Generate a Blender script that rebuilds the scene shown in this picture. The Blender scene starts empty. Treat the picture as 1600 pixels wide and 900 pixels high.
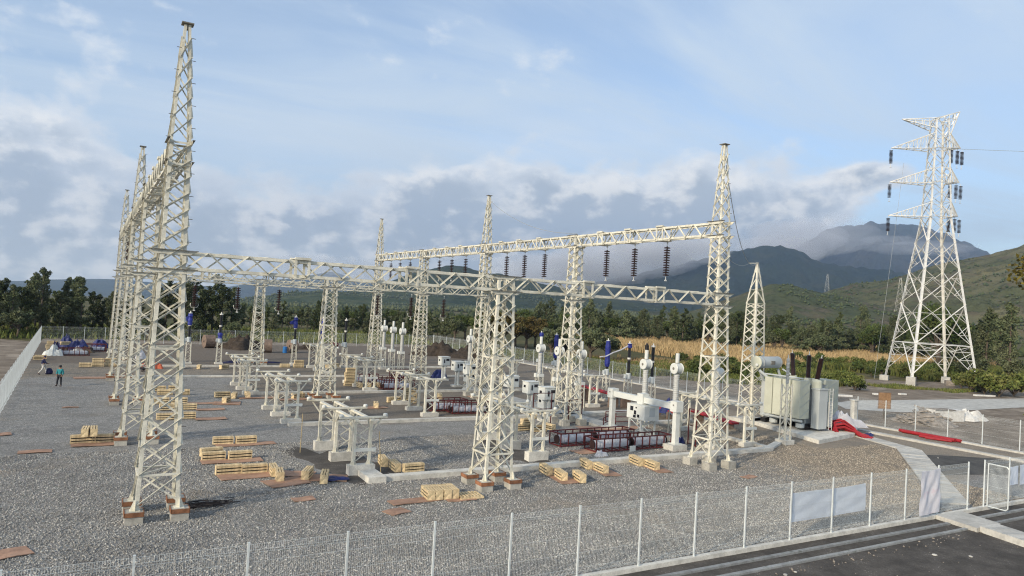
import bpy, bmesh, math, random
import numpy as np
from mathutils import Vector, Matrix
random.seed(7)
RNG = np.random.default_rng(7)
S = bpy.context.scene
COL = S.collection
R = math.radians

# ------------------------------------------------------------------ camera, light, exposure
cam_d = bpy.data.cameras.new('camera')
cam = bpy.data.objects.new('camera', cam_d)
COL.objects.link(cam)
cam_d.sensor_width = 36.0
cam_d.lens = 1125.39 / 1600 * 36
cam_d.clip_start = 0.1
cam_d.clip_end = 40000
_r = Vector((0.86302375, -0.50205627, 0.05594203))
_u = Vector((-0.06009543, 0.00791821, 0.99816123))
_f = Vector((0.50157606, 0.86479871, 0.02333769))
cam.matrix_world = Matrix(((_r.x, _u.x, -_f.x, 0), (_r.y, _u.y, -_f.y, 0), (_r.z, _u.z, -_f.z, 9.0), (0, 0, 0, 1)))
S.camera = cam
S.view_settings.view_transform = 'Standard'
S.view_settings.look = 'None'
S.view_settings.exposure = 0.44
S.view_settings.gamma = 1.0
S.cycles.use_denoising = True
S.cycles.denoiser = 'OPENIMAGEDENOISE'
S.cycles.denoising_input_passes = 'RGB_ALBEDO_NORMAL'
S.cycles.denoising_prefilter = 'NONE'
S.cycles.use_adaptive_sampling = False
S.cycles.pixel_filter_type = 'BLACKMAN_HARRIS'
S.cycles.filter_width = 1.15
S.cycles.max_bounces = 6
S.cycles.volume_bounces = 1
S.cycles.transparent_max_bounces = 8

SUN_EL, SUN_AZ = R(23), R(249)          # azimuth from +Y towards +X
sd = Vector((math.sin(SUN_AZ) * math.cos(SUN_EL), math.cos(SUN_AZ) * math.cos(SUN_EL), math.sin(SUN_EL)))
sun_d = bpy.data.lights.new('sun', 'SUN')
sun_d.energy = 3.4
sun_d.angle = R(2.5)
sun_d.color = (1.0, 0.86, 0.66)
sun = bpy.data.objects.new('sun', sun_d)
sun.rotation_euler = sd.to_track_quat('Z', 'Y').to_euler()
sun.location = (-60, 0, 60)
COL.objects.link(sun)


def dirv(az, el):
    az, el = R(az), R(el)
    return (math.sin(az) * math.cos(el), math.cos(az) * math.cos(el), math.sin(el))


class NT:
    """small helper for node trees"""
    def __init__(s, nt):
        s.nt = nt; s.n = nt.nodes; s.l = nt.links

    def node(s, t, **kw):
        n = s.n.new(t)
        for k, v in kw.items():
            if k in n.inputs: s.put(n.inputs[k], v)
            else: setattr(n, k, v)
        return n

    def put(s, sock, v):
        if isinstance(v, bpy.types.NodeSocket): s.l.new(v, sock)
        else: sock.default_value = v

    def math(s, op, a, b=None, c=None, clamp=False):
        n = s.n.new('ShaderNodeMath'); n.operation = op; n.use_clamp = clamp
        for i, v in enumerate((a, b, c)):
            if v is not None: s.put(n.inputs[i], v)
        return n.outputs[0]

    def vmath(s, op, a, b=None):
        n = s.n.new('ShaderNodeVectorMath'); n.operation = op
        s.put(n.inputs[0], a)
        if b is not None: s.put(n.inputs[1], b)
        return n.outputs['Value'] if op in ('DOT_PRODUCT', 'LENGTH', 'DISTANCE') else n.outputs[0]

    def noise(s, vec, scale, detail=4, rough=0.5, lac=2.0, dist=0.0):
        n = s.n.new('ShaderNodeTexNoise')
        if vec is not None: s.put(n.inputs['Vector'], vec)
        n.inputs['Scale'].default_value = scale
        n.inputs['Detail'].default_value = detail
        n.inputs['Roughness'].default_value = rough
        n.inputs['Lacunarity'].default_value = lac
        n.inputs['Distortion'].default_value = dist
        return n.outputs['Fac']

    def ramp(s, fac, stops, interp='LINEAR'):
        n = s.n.new('ShaderNodeValToRGB'); n.color_ramp.interpolation = interp
        el = n.color_ramp.elements
        while len(el) < len(stops): el.new(0.5)
        for e, (p, c) in zip(el, stops):
            e.position = p
            e.color = (c, c, c, 1) if not hasattr(c, '__len__') else (*c, 1)
        s.put(n.inputs[0], fac)
        return n.outputs[0]

    def sstep(s, v, a, b):
        n = s.n.new('ShaderNodeMapRange'); n.interpolation_type = 'SMOOTHSTEP'
        s.put(n.inputs[0], v); n.inputs[1].default_value = a; n.inputs[2].default_value = b
        return n.outputs[0]

    def mix(s, fac, a, b, mode='MIX'):
        n = s.n.new('ShaderNodeMix'); n.data_type = 'RGBA'; n.blend_type = mode
        s.put(n.inputs[0], fac)
        for sock, v in ((n.inputs[6], a), (n.inputs[7], b)):
            if hasattr(v, '__len__') and not isinstance(v, bpy.types.NodeSocket): v = (*v[:3], 1)
            s.put(sock, v)
        return n.outputs[2]


# ------------------------------------------------------------------ sky
def build_world():
    w = bpy.data.worlds.new('World'); S.world = w; w.use_nodes = True
    w.node_tree.nodes.clear()
    t = NT(w.node_tree)
    sky = t.node('ShaderNodeTexSky', sky_type='NISHITA', sun_disc=False)
    sky.sun_elevation = SUN_EL; sky.sun_rotation = SUN_AZ
    sky.altitude = 900; sky.air_density = 1.0; sky.dust_density = 1.6; sky.ozone_density = 1.5
    d = t.vmath('NORMALIZE', t.node('ShaderNodeTexCoord').outputs['Generated'])
    sep = t.node('ShaderNodeSeparateXYZ', Vector=d)
    z = sep.outputs[2]
    # high thin veil: noise on a far plane, drawn out along the wind
    zz = t.math('ADD', t.math('MAXIMUM', z, 0.0), 0.12)
    comb = t.node('ShaderNodeCombineXYZ')
    t.put(comb.inputs[0], t.math('DIVIDE', sep.outputs[0], zz)); t.put(comb.inputs[1], t.math('DIVIDE', sep.outputs[1], zz))
    mp = t.node('ShaderNodeMapping', Vector=comb.outputs[0]); mp.inputs['Rotation'].default_value = (0, 0, R(35)); mp.inputs['Scale'].default_value = (0.55, 1.5, 1)
    veil_n = t.noise(mp.outputs[0], 0.85, 7, 0.58, dist=0.6)
    veil = t.math('ADD', t.math('MULTIPLY', t.sstep(veil_n, 0.36, 0.68), 0.62), 0.26)

    def blob(az, el, ra, re, k):
        # gaussian patch of cloud cover around one direction of the sky
        c = dirv(az, el)
        e1 = Vector((math.cos(R(az)), -math.sin(R(az)), 0)); e2 = Vector(c).cross(e1) * -1
        a = t.math('DIVIDE', t.vmath('DOT_PRODUCT', d, tuple(e1)), math.sin(R(ra)))
        b = t.math('DIVIDE', t.math('SUBTRACT', t.vmath('DOT_PRODUCT', d, tuple(-e2 if e2.z < 0 else e2)), 0.0), math.sin(R(re)))
        q = t.math('ADD', t.math('MULTIPLY', a, a), t.math('MULTIPLY', b, b))
        front = t.math('GREATER_THAN', t.vmath('DOT_PRODUCT', d, c), 0.0)
        return t.math('MULTIPLY', t.math('MULTIPLY', t.math('POWER', 2.718, t.math('MULTIPLY', q, -1.0)), k), front)

    def total(lst):
        s_ = lst[0]
        for q in lst[1:]: s_ = t.math('ADD', s_, q)
        return s_
    sc = t.node('ShaderNodeMapping', Vector=d); sc.inputs['Scale'].default_value = (1, 1, 1.55)
    puff = t.noise(sc.outputs[0], 15, 10, 0.55, dist=0.12)
    lobe = t.noise(sc.outputs[0], 3.6, 3, 0.5)
    # a bank of cumulus lies all round the horizon; masses where the mountains hold it are thicker
    bank = t.math('MULTIPLY', t.math('SUBTRACT', 1.0, t.sstep(z, 0.05, 0.22)), 0.34)
    cover = total([bank,
                   blob(-6, 6, 6, 6.5, 0.34), blob(9, 4.5, 8, 4.5, 0.22), blob(24, 7.5, 7, 4.0, 0.30), blob(36, 6.5, 8, 5.0, 0.42),
                   blob(47, 7.2, 5.5, 4.6, 0.46), blob(56.6, 10.5, 2.8, 1.0, 0.62), blob(53.0, 8.8, 3, 1.5, 0.34)])
    clear = blob(63, 6, 6.5, 6, 0.44)
    clear2 = blob(16, 10, 6, 2.6, 0.15)
    dens = t.math('ADD', t.math('ADD', t.math('MULTIPLY', puff, 0.80), t.math('MULTIPLY', lobe, 0.40)), t.math('SUBTRACT', cover, t.math('ADD', clear, clear2)))
    cum = t.sstep(dens, 0.70, 0.90)
    # light on the cloud: the side towards the sun is bright, the body is blue grey
    off = t.node('ShaderNodeMapping', Vector=sc.outputs[0]); off.inputs['Location'].default_value = tuple(-0.022 * Vector((sd.x, sd.y * 0.5, sd.z * 1.9)))
    puff2 = t.noise(off.outputs[0], 15, 8, 0.54, dist=0.12)
    lit = t.sstep(t.math('SUBTRACT', puff2, puff), -0.06, 0.15)
    thick = t.sstep(dens, 0.86, 1.16)
    body = t.mix(thick, (0.66, 0.695, 0.725), (0.41, 0.46, 0.51))
    ccol = t.mix(t.math('MULTIPLY', lit, 0.72), body, (0.92, 0.89, 0.83))
    strat = t.math('MULTIPLY', t.math('ADD', blob(35, 13.0, 9, 1.9, 0.75), blob(8, 12, 12, 4.5, 0.42)), t.sstep(t.noise(mp.outputs[0], 0.5, 6, 0.6), 0.30, 0.62))
    # the clear sky itself, brought to picture brightness by the strength below
    STR = 0.15
    skyc = t.mix(1.0, sky.outputs[0], (STR, STR, STR), 'MULTIPLY')
    a1 = t.mix(veil, skyc, (0.54, 0.62, 0.69))
    a2 = t.mix(strat, a1, (0.72, 0.755, 0.78))
    a3 = t.mix(cum, a2, ccol)
    hz = t.math('MULTIPLY', t.math('SUBTRACT', 1.0, t.sstep(z, -0.02, 0.10)), 0.35)
    a4 = t.mix(hz, a3, (0.55, 0.62, 0.68))
    # below the horizon: dim ground colour
    a5 = t.mix(t.sstep(z, -0.10, -0.03), (0.10, 0.10, 0.09), a4)
    bg = t.node('ShaderNodeBackground', Color=a5, Strength=1.0)
    out = t.node('ShaderNodeOutputWorld'); t.l.new(bg.outputs[0], out.inputs[0])


build_world()


# ------------------------------------------------------------------ materials
def principled(name, rough=0.7, metal=0.0, spec=0.3):
    m = bpy.data.materials.new(name); m.use_nodes = True
    t = NT(m.node_tree)
    b = m.node_tree.nodes['Principled BSDF']
    b.inputs['Roughness'].default_value = rough; b.inputs['Metallic'].default_value = metal
    b.inputs['Specular IOR Level'].default_value = spec
    return m, t, b


def geo_pos(t): return t.node('ShaderNodeNewGeometry').outputs['Position']


def bump(t, b, h, strength, dist):
    n = t.node('ShaderNodeBump', Height=h); n.inputs['Strength'].default_value = strength; n.inputs['Distance'].default_value = dist
    t.l.new(n.outputs[0], b.inputs['Normal'])


def simple(name, c, rough=0.6, metal=0.0, var=0.12, scale=3.0, spec=0.3, c2=None, bumpd=0.0, obj=True, island=0.0):
    """a painted / raw surface with blotchy tone, grime and a tone of its own per object"""
    m, t, b = principled(name, rough, metal, spec)
    p = t.node('ShaderNodeTexCoord').outputs['Object'] if obj else geo_pos(t)
    n = t.noise(p, scale, 5, 0.6)
    n2 = t.noise(p, scale * 9, 3, 0.6)
    lo = tuple(max(0, x * (1 - var * 1.6)) for x in c); hi = tuple(min(1, x * (1 + var)) for x in c)
    col = t.mix(t.sstep(t.math('ADD', t.math('MULTIPLY', n, .7), t.math('MULTIPLY', n2, .3)), 0.33, 0.67), lo, hi)
    if c2: col = t.mix(t.sstep(n, 0.56, 0.70), col, c2)
    rnd = t.node('ShaderNodeObjectInfo').outputs['Random']
    if island: rnd = t.node('ShaderNodeNewGeometry').outputs['Random Per Island']
    k = t.math('ADD', t.math('MULTIPLY', rnd, max(var, island) * 1.2), 1 - max(var, island) * 0.6)
    cmb = t.node('ShaderNodeCombineColor')
    for i in range(3): t.put(cmb.inputs[i], k)
    col = t.mix(1.0, col, cmb.outputs[0], 'MULTIPLY')
    t.l.new(col, b.inputs['Base Color'])
    if bumpd: bump(t, b, n2, 0.6, bumpd)
    return m


M = {}
M['steel'] = simple('cream_steel_paint', (0.62, 0.602, 0.515), 0.50, 0, 0.16, 1.7, c2=(0.50, 0.465, 0.365))
M['steel_grey'] = simple('galvanised_steel', (0.68, 0.67, 0.63), 0.45, 0.25, 0.10, 1.5)
M['bolt'] = simple('dark_bolt', (0.10, 0.09, 0.08), 0.6, 0.2)
M['cap'] = simple('dark_plate', (0.16, 0.15, 0.13), 0.6)
M['concrete'] = simple('concrete', (0.56, 0.545, 0.495), 0.9, 0, 0.18, 1.6, c2=(0.46, 0.445, 0.40), bumpd=0.006, obj=False)
M['concrete_pale'] = simple('pale_concrete', (0.47, 0.46, 0.425), 0.9, 0, 0.16, 0.9, c2=(0.36, 0.35, 0.32), bumpd=0.006, obj=False)
M['concrete_dark'] = simple('damp_concrete', (0.27, 0.28, 0.28), 0.85, 0, 0.22, 1.3, c2=(0.13, 0.14, 0.13), bumpd=0.01, obj=False)
M['footing'] = simple('footing_concrete', (0.40, 0.385, 0.34), 0.9, 0, 0.2, 1.6, c2=(0.28, 0.265, 0.23), bumpd=0.006, obj=False)
M['form'] = simple('formwork_board', (0.25, 0.115, 0.06), 0.8, 0, 0.25, 4)
M['pine'] = simple('crate_pine', (0.62, 0.49, 0.295), 0.7, 0, 0.28, 5)
M['ply'] = simple('plywood_sheet', (0.36, 0.22, 0.15), 0.75, 0, 0.2, 1.4, c2=(0.28, 0.19, 0.14))
M['red_steel'] = simple('red_oxide_steel', (0.10, 0.018, 0.018), 0.55, 0.1, 0.2, 3)
M['red_pipe'] = simple('red_plastic', (0.29, 0.018, 0.024), 0.45, 0, 0.12, 3)
M['white_box'] = simple('light_grey_paint', (0.60, 0.615, 0.585), 0.4, 0, 0.05, 2)
M['grey_box'] = simple('grey_paint', (0.45, 0.49, 0.50), 0.4, 0, 0.06, 2)
M['screen'] = simple('dark_window', (0.02, 0.022, 0.03), 0.2, 0, 0.1)
M['wrap'] = simple('grey_wrapped_insulator', (0.42, 0.43, 0.42), 0.45, 0, 0.12, 5)
M['plastic'] = simple('white_plastic_sheet', (0.72, 0.72, 0.74), 0.35, 0, 0.12, 3, bumpd=0.02)
M['porc'] = simple('brown_porcelain', (0.032, 0.017, 0.016), 0.4, 0, 0.2, 5, spec=0.3)
M['black'] = simple('black_polymer', (0.018, 0.018, 0.02), 0.35, 0, 0.2, 5)
M['blue_wrap'] = simple('blue_wrap', (0.022, 0.034, 0.23), 0.5, 0, 0.25, 4, bumpd=0.03)
M['tarp'] = simple('blue_tarpaulin', (0.018, 0.028, 0.13), 0.5, 0, 0.25, 4, bumpd=0.03)
M['trafo'] = simple('transformer_cream', (0.48, 0.49, 0.40), 0.45, 0, 0.05, 1)
M['trafo_grey'] = simple('transformer_grey', (0.42, 0.45, 0.45), 0.45, 0, 0.05, 1)
M['banner'] = simple('banner_cloth', (0.80, 0.86, 0.93), 0.7, 0, 0.08, 1.2, c2=(0.80, 0.84, 0.88))
M['banner_pink'] = simple('printed_banner', (0.84, 0.82, 0.84), 0.7, 0, 0.05, 2.0, c2=(0.78, 0.60, 0.64))
for _k in ('banner', 'banner_pink', 'plastic'):       # thin cloth lets light through
    _nt = M[_k].node_tree; _b = _nt.nodes['Principled BSDF']; _tr = _nt.nodes.new('ShaderNodeBsdfTranslucent'); _mx = _nt.nodes.new('ShaderNodeMixShader')
    _mx.inputs[0].default_value = 0.5; _tr.inputs[0].default_value = (0.85, 0.87, 0.92, 1)
    _nt.links.new(_b.outputs[0], _mx.inputs[1]); _nt.links.new(_tr.outputs[0], _mx.inputs[2])
    _nt.links.new(_mx.outputs[0], [n for n in _nt.nodes if n.type == 'OUTPUT_MATERIAL'][0].inputs[0])
M['skin'] = simple('skin', (0.30, 0.17, 0.11), 0.6)
M['navy'] = simple('navy_cloth', (0.018, 0.02, 0.07), 0.8)
M['teal'] = simple('teal_cloth', (0.02, 0.20, 0.23), 0.8)
M['dark_cloth'] = simple('dark_cloth', (0.02, 0.022, 0.03), 0.8)
M['pale_cloth'] = simple('pale_cloth', (0.55, 0.54, 0.52), 0.8)
M['orange'] = simple('orange_cloth', (0.50, 0.13, 0.07), 0.8)
M['reel'] = simple('weathered_reel_wood', (0.19, 0.14, 0.11), 0.85, 0, 0.2, 3)
M['blue_plastic'] = simple('blue_barrel', (0.03, 0.16, 0.42), 0.4)
M['wire'] = simple('wire_grey', (0.34, 0.36, 0.37), 0.5, 0.2)
M['fence'] = simple('fence_galvanised', (0.62, 0.66, 0.66), 0.42, 0.1, 0.08, 1)
M['rebar'] = simple('rebar', (0.025, 0.02, 0.02), 0.7)
M['straw'] = simple('dry_twig', (0.38, 0.30, 0.17), 0.8)
M['rubble'] = simple('rubble', (0.24, 0.21, 0.18), 0.9, 0, 0.3, 2, island=0.6)
M['sack'] = simple('white_sacks', (0.62, 0.61, 0.58), 0.8, 0, 0.12, 3, bumpd=0.03)
M['bark'] = simple('bark', (0.10, 0.08, 0.06), 0.9, 0, 0.3, 3)
M['sign'] = simple('brown_board', (0.25, 0.15, 0.08), 0.7, 0, 0.15, 3)
M['pile_soil'] = simple('heaped_soil', (0.055, 0.042, 0.032), 1.0, 0, 0.3, 2.5, bumpd=0.08, obj=False)


def leaf_mat(name, a, b_, c=None):
    m, t, b = principled(name, 0.75, 0, 0.15)
    g = t.node('ShaderNodeNewGeometry')
    rnd = g.outputs['Random Per Island']
    oi = t.node('ShaderNodeObjectInfo').outputs['Random']
    col = t.mix(rnd, a, b_)
    n = t.noise(g.outputs['Position'], 0.45, 3, 0.6)
    col = t.mix(t.math('MULTIPLY', t.sstep(n, 0.42, 0.66), 0.55), col, c or b_)
    v = t.math('ADD', t.math('MULTIPLY', oi, 0.5), 0.75)
    cc = t.node('ShaderNodeCombineColor')
    for i in range(3): t.put(cc.inputs[i], v)
    t.l.new(t.mix(1.0, col, cc.outputs[0], 'MULTIPLY'), b.inputs['Base Color'])
    return m


M['leaf_dark'] = leaf_mat('dark_foliage', (0.050, 0.070, 0.036), (0.115, 0.135, 0.066), (0.145, 0.15, 0.085))
M['leaf_pine'] = leaf_mat('pine_foliage', (0.028, 0.046, 0.020), (0.072, 0.090, 0.036), (0.095, 0.10, 0.046))
M['leaf_mid'] = leaf_mat('mid_foliage', (0.030, 0.052, 0.015), (0.085, 0.115, 0.032), (0.10, 0.11, 0.04))
M['leaf_rust'] = leaf_mat('rusty_foliage', (0.045, 0.040, 0.015), (0.12, 0.085, 0.03), (0.06, 0.07, 0.02))
M['leaf_yellow'] = leaf_mat('olive_foliage', (0.07, 0.065, 0.012), (0.16, 0.13, 0.03), (0.10, 0.07, 0.02))
M['grass_gold'] = leaf_mat('golden_grass', (0.25, 0.175, 0.088), (0.42, 0.305, 0.165), (0.21, 0.17, 0.075))
M['grass_green'] = leaf_mat('green_weeds', (0.05, 0.075, 0.018), (0.13, 0.15, 0.04), (0.15, 0.13, 0.05))


def gravel_mat(name, zones=True):
    m, t, b = principled(name, 0.95, 0, 0.15)
    p = geo_pos(t)
    v = t.node('ShaderNodeTexVoronoi', Vector=p); v.inputs['Scale'].default_value = 17.0
    v2 = t.node('ShaderNodeTexVoronoi', Vector=p, feature='DISTANCE_TO_EDGE'); v2.inputs['Scale'].default_value = 17.0
    sepc = t.node('ShaderNodeSeparateColor', Color=v.outputs['Color'])
    tone = t.ramp(sepc.outputs[0], [(0, (0.20, 0.197, 0.19)), (0.5, (0.325, 0.318, 0.30)), (1.0, (0.48, 0.468, 0.44))])
    gap = t.math('ADD', t.math('MULTIPLY', t.sstep(v2.outputs['Distance'], 0.0, 0.10), 0.65), 0.35)
    gc = t.node('ShaderNodeCombineColor')
    for i in range(3): t.put(gc.inputs[i], gap)
    col = t.mix(1.0, tone, gc.outputs[0], 'MULTIPLY')
    big = t.noise(p, 0.13, 5, 0.6)
    mid = t.noise(p, 0.9, 5, 0.6)
    sep = t.node('ShaderNodeSeparateXYZ', Vector=p)
    w = t.math('MULTIPLY', t.math('SUBTRACT', big, 0.5), 9.0)
    X = t.math('ADD', sep.outputs[0], w); Y = t.math('ADD', sep.outputs[1], w)
    # brownish, dustier stone in the equipment bays and on the right, bare brown soil at the far end
    bays = t.math('MULTIPLY', t.math('MULTIPLY', t.sstep(X, 11, 14), t.sstep(Y, 49, 51.5)), 0.75)
    right = t.math('MULTIPLY', t.math('MULTIPLY', t.sstep(X, 36, 40), t.sstep(Y, 23, 26)), 0.75)
    far = t.sstep(Y, 77, 79.5)
    dust = t.math('MAXIMUM', t.math('MAXIMUM', bays, right), t.math('MULTIPLY', far, 0.8))
    col = t.mix(dust, col, t.mix(1.0, col, (0.86, 0.74, 0.60), 'MULTIPLY'))
    dustc = t.math('MULTIPLY', t.sstep(mid, 0.50, 0.72), 0.30)
    col = t.mix(dustc, col, (0.27, 0.25, 0.22))
    col = t.mix(t.math('MULTIPLY', right, 0.55), col, (0.33, 0.275, 0.21))
    damp = t.math('MULTIPLY', t.sstep(t.noise(p, 0.30, 6, 0.65, dist=1.5), 0.47, 0.62), 0.36)
    col = t.mix(damp, col, (0.13, 0.128, 0.125))
    col = t.mix(t.math('MULTIPLY', t.sstep(t.noise(p, 0.17, 5, 0.6, dist=1.0), 0.55, 0.68), 0.45), col, (0.27, 0.235, 0.19))
    col = t.mix(t.math('MULTIPLY', bays, 0.80), col, (0.155, 0.135, 0.112))
    soil = t.mix(t.noise(p, 2.5, 6, 0.65), (0.10, 0.085, 0.07), (0.22, 0.188, 0.155))
    col = t.mix(t.sstep(Y, 89, 92.5), col, soil)
    t.l.new(col, b.inputs['Base Color'])
    hgt = t.math('ADD', v2.outputs['Distance'], t.math('MULTIPLY', mid, 0.4))
    bump(t, b, hgt, 0.9, 0.06)
    return m


M['gravel'] = gravel_mat('yard_gravel')


def ground_mat(name, a, bc, sc, c=None, bd=0.05, bs=14, pebble=0.0):
    m, t, b = principled(name, 1.0, 0, 0.1)
    p = geo_pos(t)
    n = t.noise(p, sc, 7, 0.65); n2 = t.noise(p, bs, 5, 0.7)
    col = t.mix(t.sstep(t.math('ADD', t.math('MULTIPLY', n, 0.65), t.math('MULTIPLY', n2, 0.35)), 0.36, 0.64), a, bc)
    if c: col = t.mix(t.sstep(t.noise(p, sc * 0.37, 5, 0.6), 0.52, 0.66), col, c)
    if pebble:
        v = t.node('ShaderNodeTexVoronoi', Vector=p); v.inputs['Scale'].default_value = 9
        col = t.mix(t.math('MULTIPLY', t.math('LESS_THAN', v.outputs['Distance'], 0.20), t.math('MULTIPLY', t.sstep(n, 0.5, 0.62), pebble)), col, (0.34, 0.32, 0.29))
    t.l.new(col, b.inputs['Base Color'])
    bump(t, b, n2, 0.8, bd)
    return m


M['dark_soil'] = ground_mat('dark_soil', (0.062, 0.058, 0.054), (0.125, 0.115, 0.105), 0.6, pebble=0.7)
M['brown_soil'] = ground_mat('brown_soil', (0.14, 0.115, 0.09), (0.26, 0.218, 0.175), 0.5, (0.31, 0.265, 0.215), pebble=0.5)
M['asphalt'] = ground_mat('dark_asphalt', (0.065, 0.065, 0.064), (0.115, 0.112, 0.106), 0.7, pebble=0.2)
M['field'] = ground_mat('field', (0.055, 0.062, 0.028), (0.15, 0.125, 0.065), 0.02, (0.075, 0.085, 0.032), bd=0.5, bs=0.6)


def hill_mat(name, a, bc, c, sc, bs):
    m, t, b = principled(name, 1.0, 0, 0.05)
    p = geo_pos(t)
    n = t.noise(p, sc, 8, 0.62); n2 = t.noise(p, bs, 6, 0.7); n3 = t.noise(p, sc * 3.1, 6, 0.6)
    col = t.mix(t.sstep(n, 0.40, 0.62), a, bc)
    col = t.mix(t.math('MULTIPLY', t.sstep(n3, 0.50, 0.64), 0.8), col, c)
    col = t.mix(t.math('MULTIPLY', t.sstep(n2, 0.50, 0.60), 0.65), col, tuple(x * 0.45 for x in a))
    t.l.new(col, b.inputs['Base Color'])
    bump(t, b, t.math('ADD', n2, n), 1.0, 0.35 / bs)
    return m


# ------------------------------------------------------------------ mesh building
class MB:
    def __init__(s): s.v = []; s.f = []

    def add(s, vs, fs):
        o = len(s.v); s.v += [tuple(x) for x in vs]; s.f += [tuple(i + o for i in q) for q in fs]; return s

    def box(s, c, d, rz=0.0, mat=None):
        x, y, z = d[0] / 2, d[1] / 2, d[2] / 2
        vs = [Vector(q) for q in ((-x, -y, -z), (x, -y, -z), (x, y, -z), (-x, y, -z), (-x, -y, z), (x, -y, z), (x, y, z), (-x, y, z))]
        if rz: vs = [Matrix.Rotation(rz, 3, 'Z') @ q for q in vs]
        if mat is not None: vs = [mat @ q for q in vs]
        return s.add([q + Vector(c) for q in vs], [(0, 3, 2, 1), (4, 5, 6, 7), (0, 1, 5, 4), (1, 2, 6, 5), (2, 3, 7, 6), (3, 0, 4, 7)])

    def frame(s, p, q, up):
        p, q = Vector(p), Vector(q); d = (q - p).normalized(); up = Vector(up)
        if abs(d.dot(up.normalized())) > 0.98: up = Vector((1, 0, 0)) if abs(d.x) < 0.9 else Vector((0, 1, 0))
        a = d.cross(up).normalized(); b = a.cross(d).normalized()
        return p, q, d, a, b

    def bar(s, p, q, w, h, up=(0, 0, 1), caps=True):
        p, q, d, a, b = s.frame(p, q, up)
        vs = [c + a * (i * w / 2) + b * (j * h / 2) for c in (p, q) for i, j in ((-1, -1), (1, -1), (1, 1), (-1, 1))]
        fs = [(0, 1, 5, 4), (1, 2, 6, 5), (2, 3, 7, 6), (3, 0, 4, 7)]
        if caps: fs += [(0, 3, 2, 1), (4, 5, 6, 7)]
        return s.add(vs, fs)

    def angle(s, p, q, a, b, w, t):
        """L section: two flanges leaving the corner line p-q along a and b"""
        p, q, a, b = Vector(p), Vector(q), Vector(a).normalized(), Vector(b).normalized()
        sec = [Vector((0, 0, 0)), a * w, a * w + b * t, a * t + b * t, a * t + b * w, b * w]
        vs = [c + k for c in (p, q) for k in sec]
        fs = [(i, (i + 1) % 6, (i + 1) % 6 + 6, i + 6) for i in range(6)] + [(5, 4, 3, 0), (3, 2, 1, 0), (6, 9, 10, 11), (6, 7, 8, 9)]
        return s.add(vs, fs)

    def tube(s, p, q, r0, r1=None, n=8, caps=True):
        r1 = r0 if r1 is None else r1
        p, q, d, a, b = s.frame(p, q, (0, 0, 1))
        vs = [c + (a * math.cos(2 * math.pi * i / n) + b * math.sin(2 * math.pi * i / n)) * r for c, r in ((p, r0), (q, r1)) for i in range(n)]
        fs = [(i, (i + 1) % n, (i + 1) % n + n, i + n) for i in range(n)]
        if caps: fs += [tuple(range(n))[::-1], tuple(range(n, 2 * n))]
        return s.add(vs, fs)

    def path(s, pts, r, n=6):
        for a, b in zip(pts[:-1], pts[1:]): s.tube(a, b, r, r, n, True)
        return s

    def lathe(s, prof, n=12, o=(0, 0, 0), ax=(0, 0, 1)):
        z = Vector(ax).normalized(); a = z.cross(Vector((1, 0, 0)) if abs(z.x) < 0.9 else Vector((0, 1, 0))).normalized(); b = z.cross(a)
        o = Vector(o); vs = []
        for r, h in prof:
            for i in range(n): vs.append(o + z * h + (a * math.cos(2 * math.pi * i / n) + b * math.sin(2 * math.pi * i / n)) * r)
        fs = []
        for k in range(len(prof) - 1):
            for i in range(n): fs.append((k * n + i, k * n + (i + 1) % n, (k + 1) * n + (i + 1) % n, (k + 1) * n + i))
        fs += [tuple(range(n))[::-1], tuple(range((len(prof) - 1) * n, len(prof) * n))]
        return s.add(vs, fs)

    def mesh(s, name, mat, smooth=False):
        me = bpy.data.meshes.new(name); me.from_pydata(s.v, [], s.f); me.update()
        me.materials.append(mat)
        if smooth: me.polygons.foreach_set('use_smooth', [True] * len(me.polygons))
        return me


def fast_mesh(name, v, f, mat, smooth=False):
    """v (n,3), f (m,k) numpy arrays"""
    me = bpy.data.meshes.new(name); k = f.shape[1]
    me.vertices.add(len(v)); me.vertices.foreach_set('co', np.asarray(v, np.float32).ravel())
    me.loops.add(f.size); me.loops.foreach_set('vertex_index', np.asarray(f, np.int32).ravel())
    me.polygons.add(len(f)); me.polygons.foreach_set('loop_start', np.arange(0, f.size, k, dtype=np.int32))
    me.polygons.foreach_set('loop_total', np.full(len(f), k, np.int32))
    if smooth: me.polygons.foreach_set('use_smooth', np.ones(len(f), bool))
    me.update(calc_edges=True); me.validate(); me.materials.append(mat)
    return me


def obj(name, me, parent=None, loc=None, rz=None, mw=None):
    o = bpy.data.objects.new(name, me); COL.objects.link(o)
    if parent: o.parent = parent
    if loc is not None: o.location = loc
    if rz is not None: o.rotation_euler = (0, 0, rz)
    if mw is not None: o.matrix_local = mw
    return o


def part(name, mb, mat, parent, smooth=False, **kw): return obj(name, mb.mesh(name, mat, smooth), parent, **kw)


def thing(name, label, cat, loc=(0, 0, 0), rz=0.0, group=None):
    o = bpy.data.objects.new(name, None); COL.objects.link(o); o.empty_display_size = 0.3
    o.location = loc; o.rotation_euler = (0, 0, rz)
    return tag(o, label, cat, group)


def tag(o, label, cat, group=None):
    o['label'] = label; o['category'] = cat
    if group: o['group'] = group
    return o


def struct(o): o['kind'] = 'structure'; return o


def stuff(o): o['kind'] = 'stuff'; return o


KIDS = {}


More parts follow.
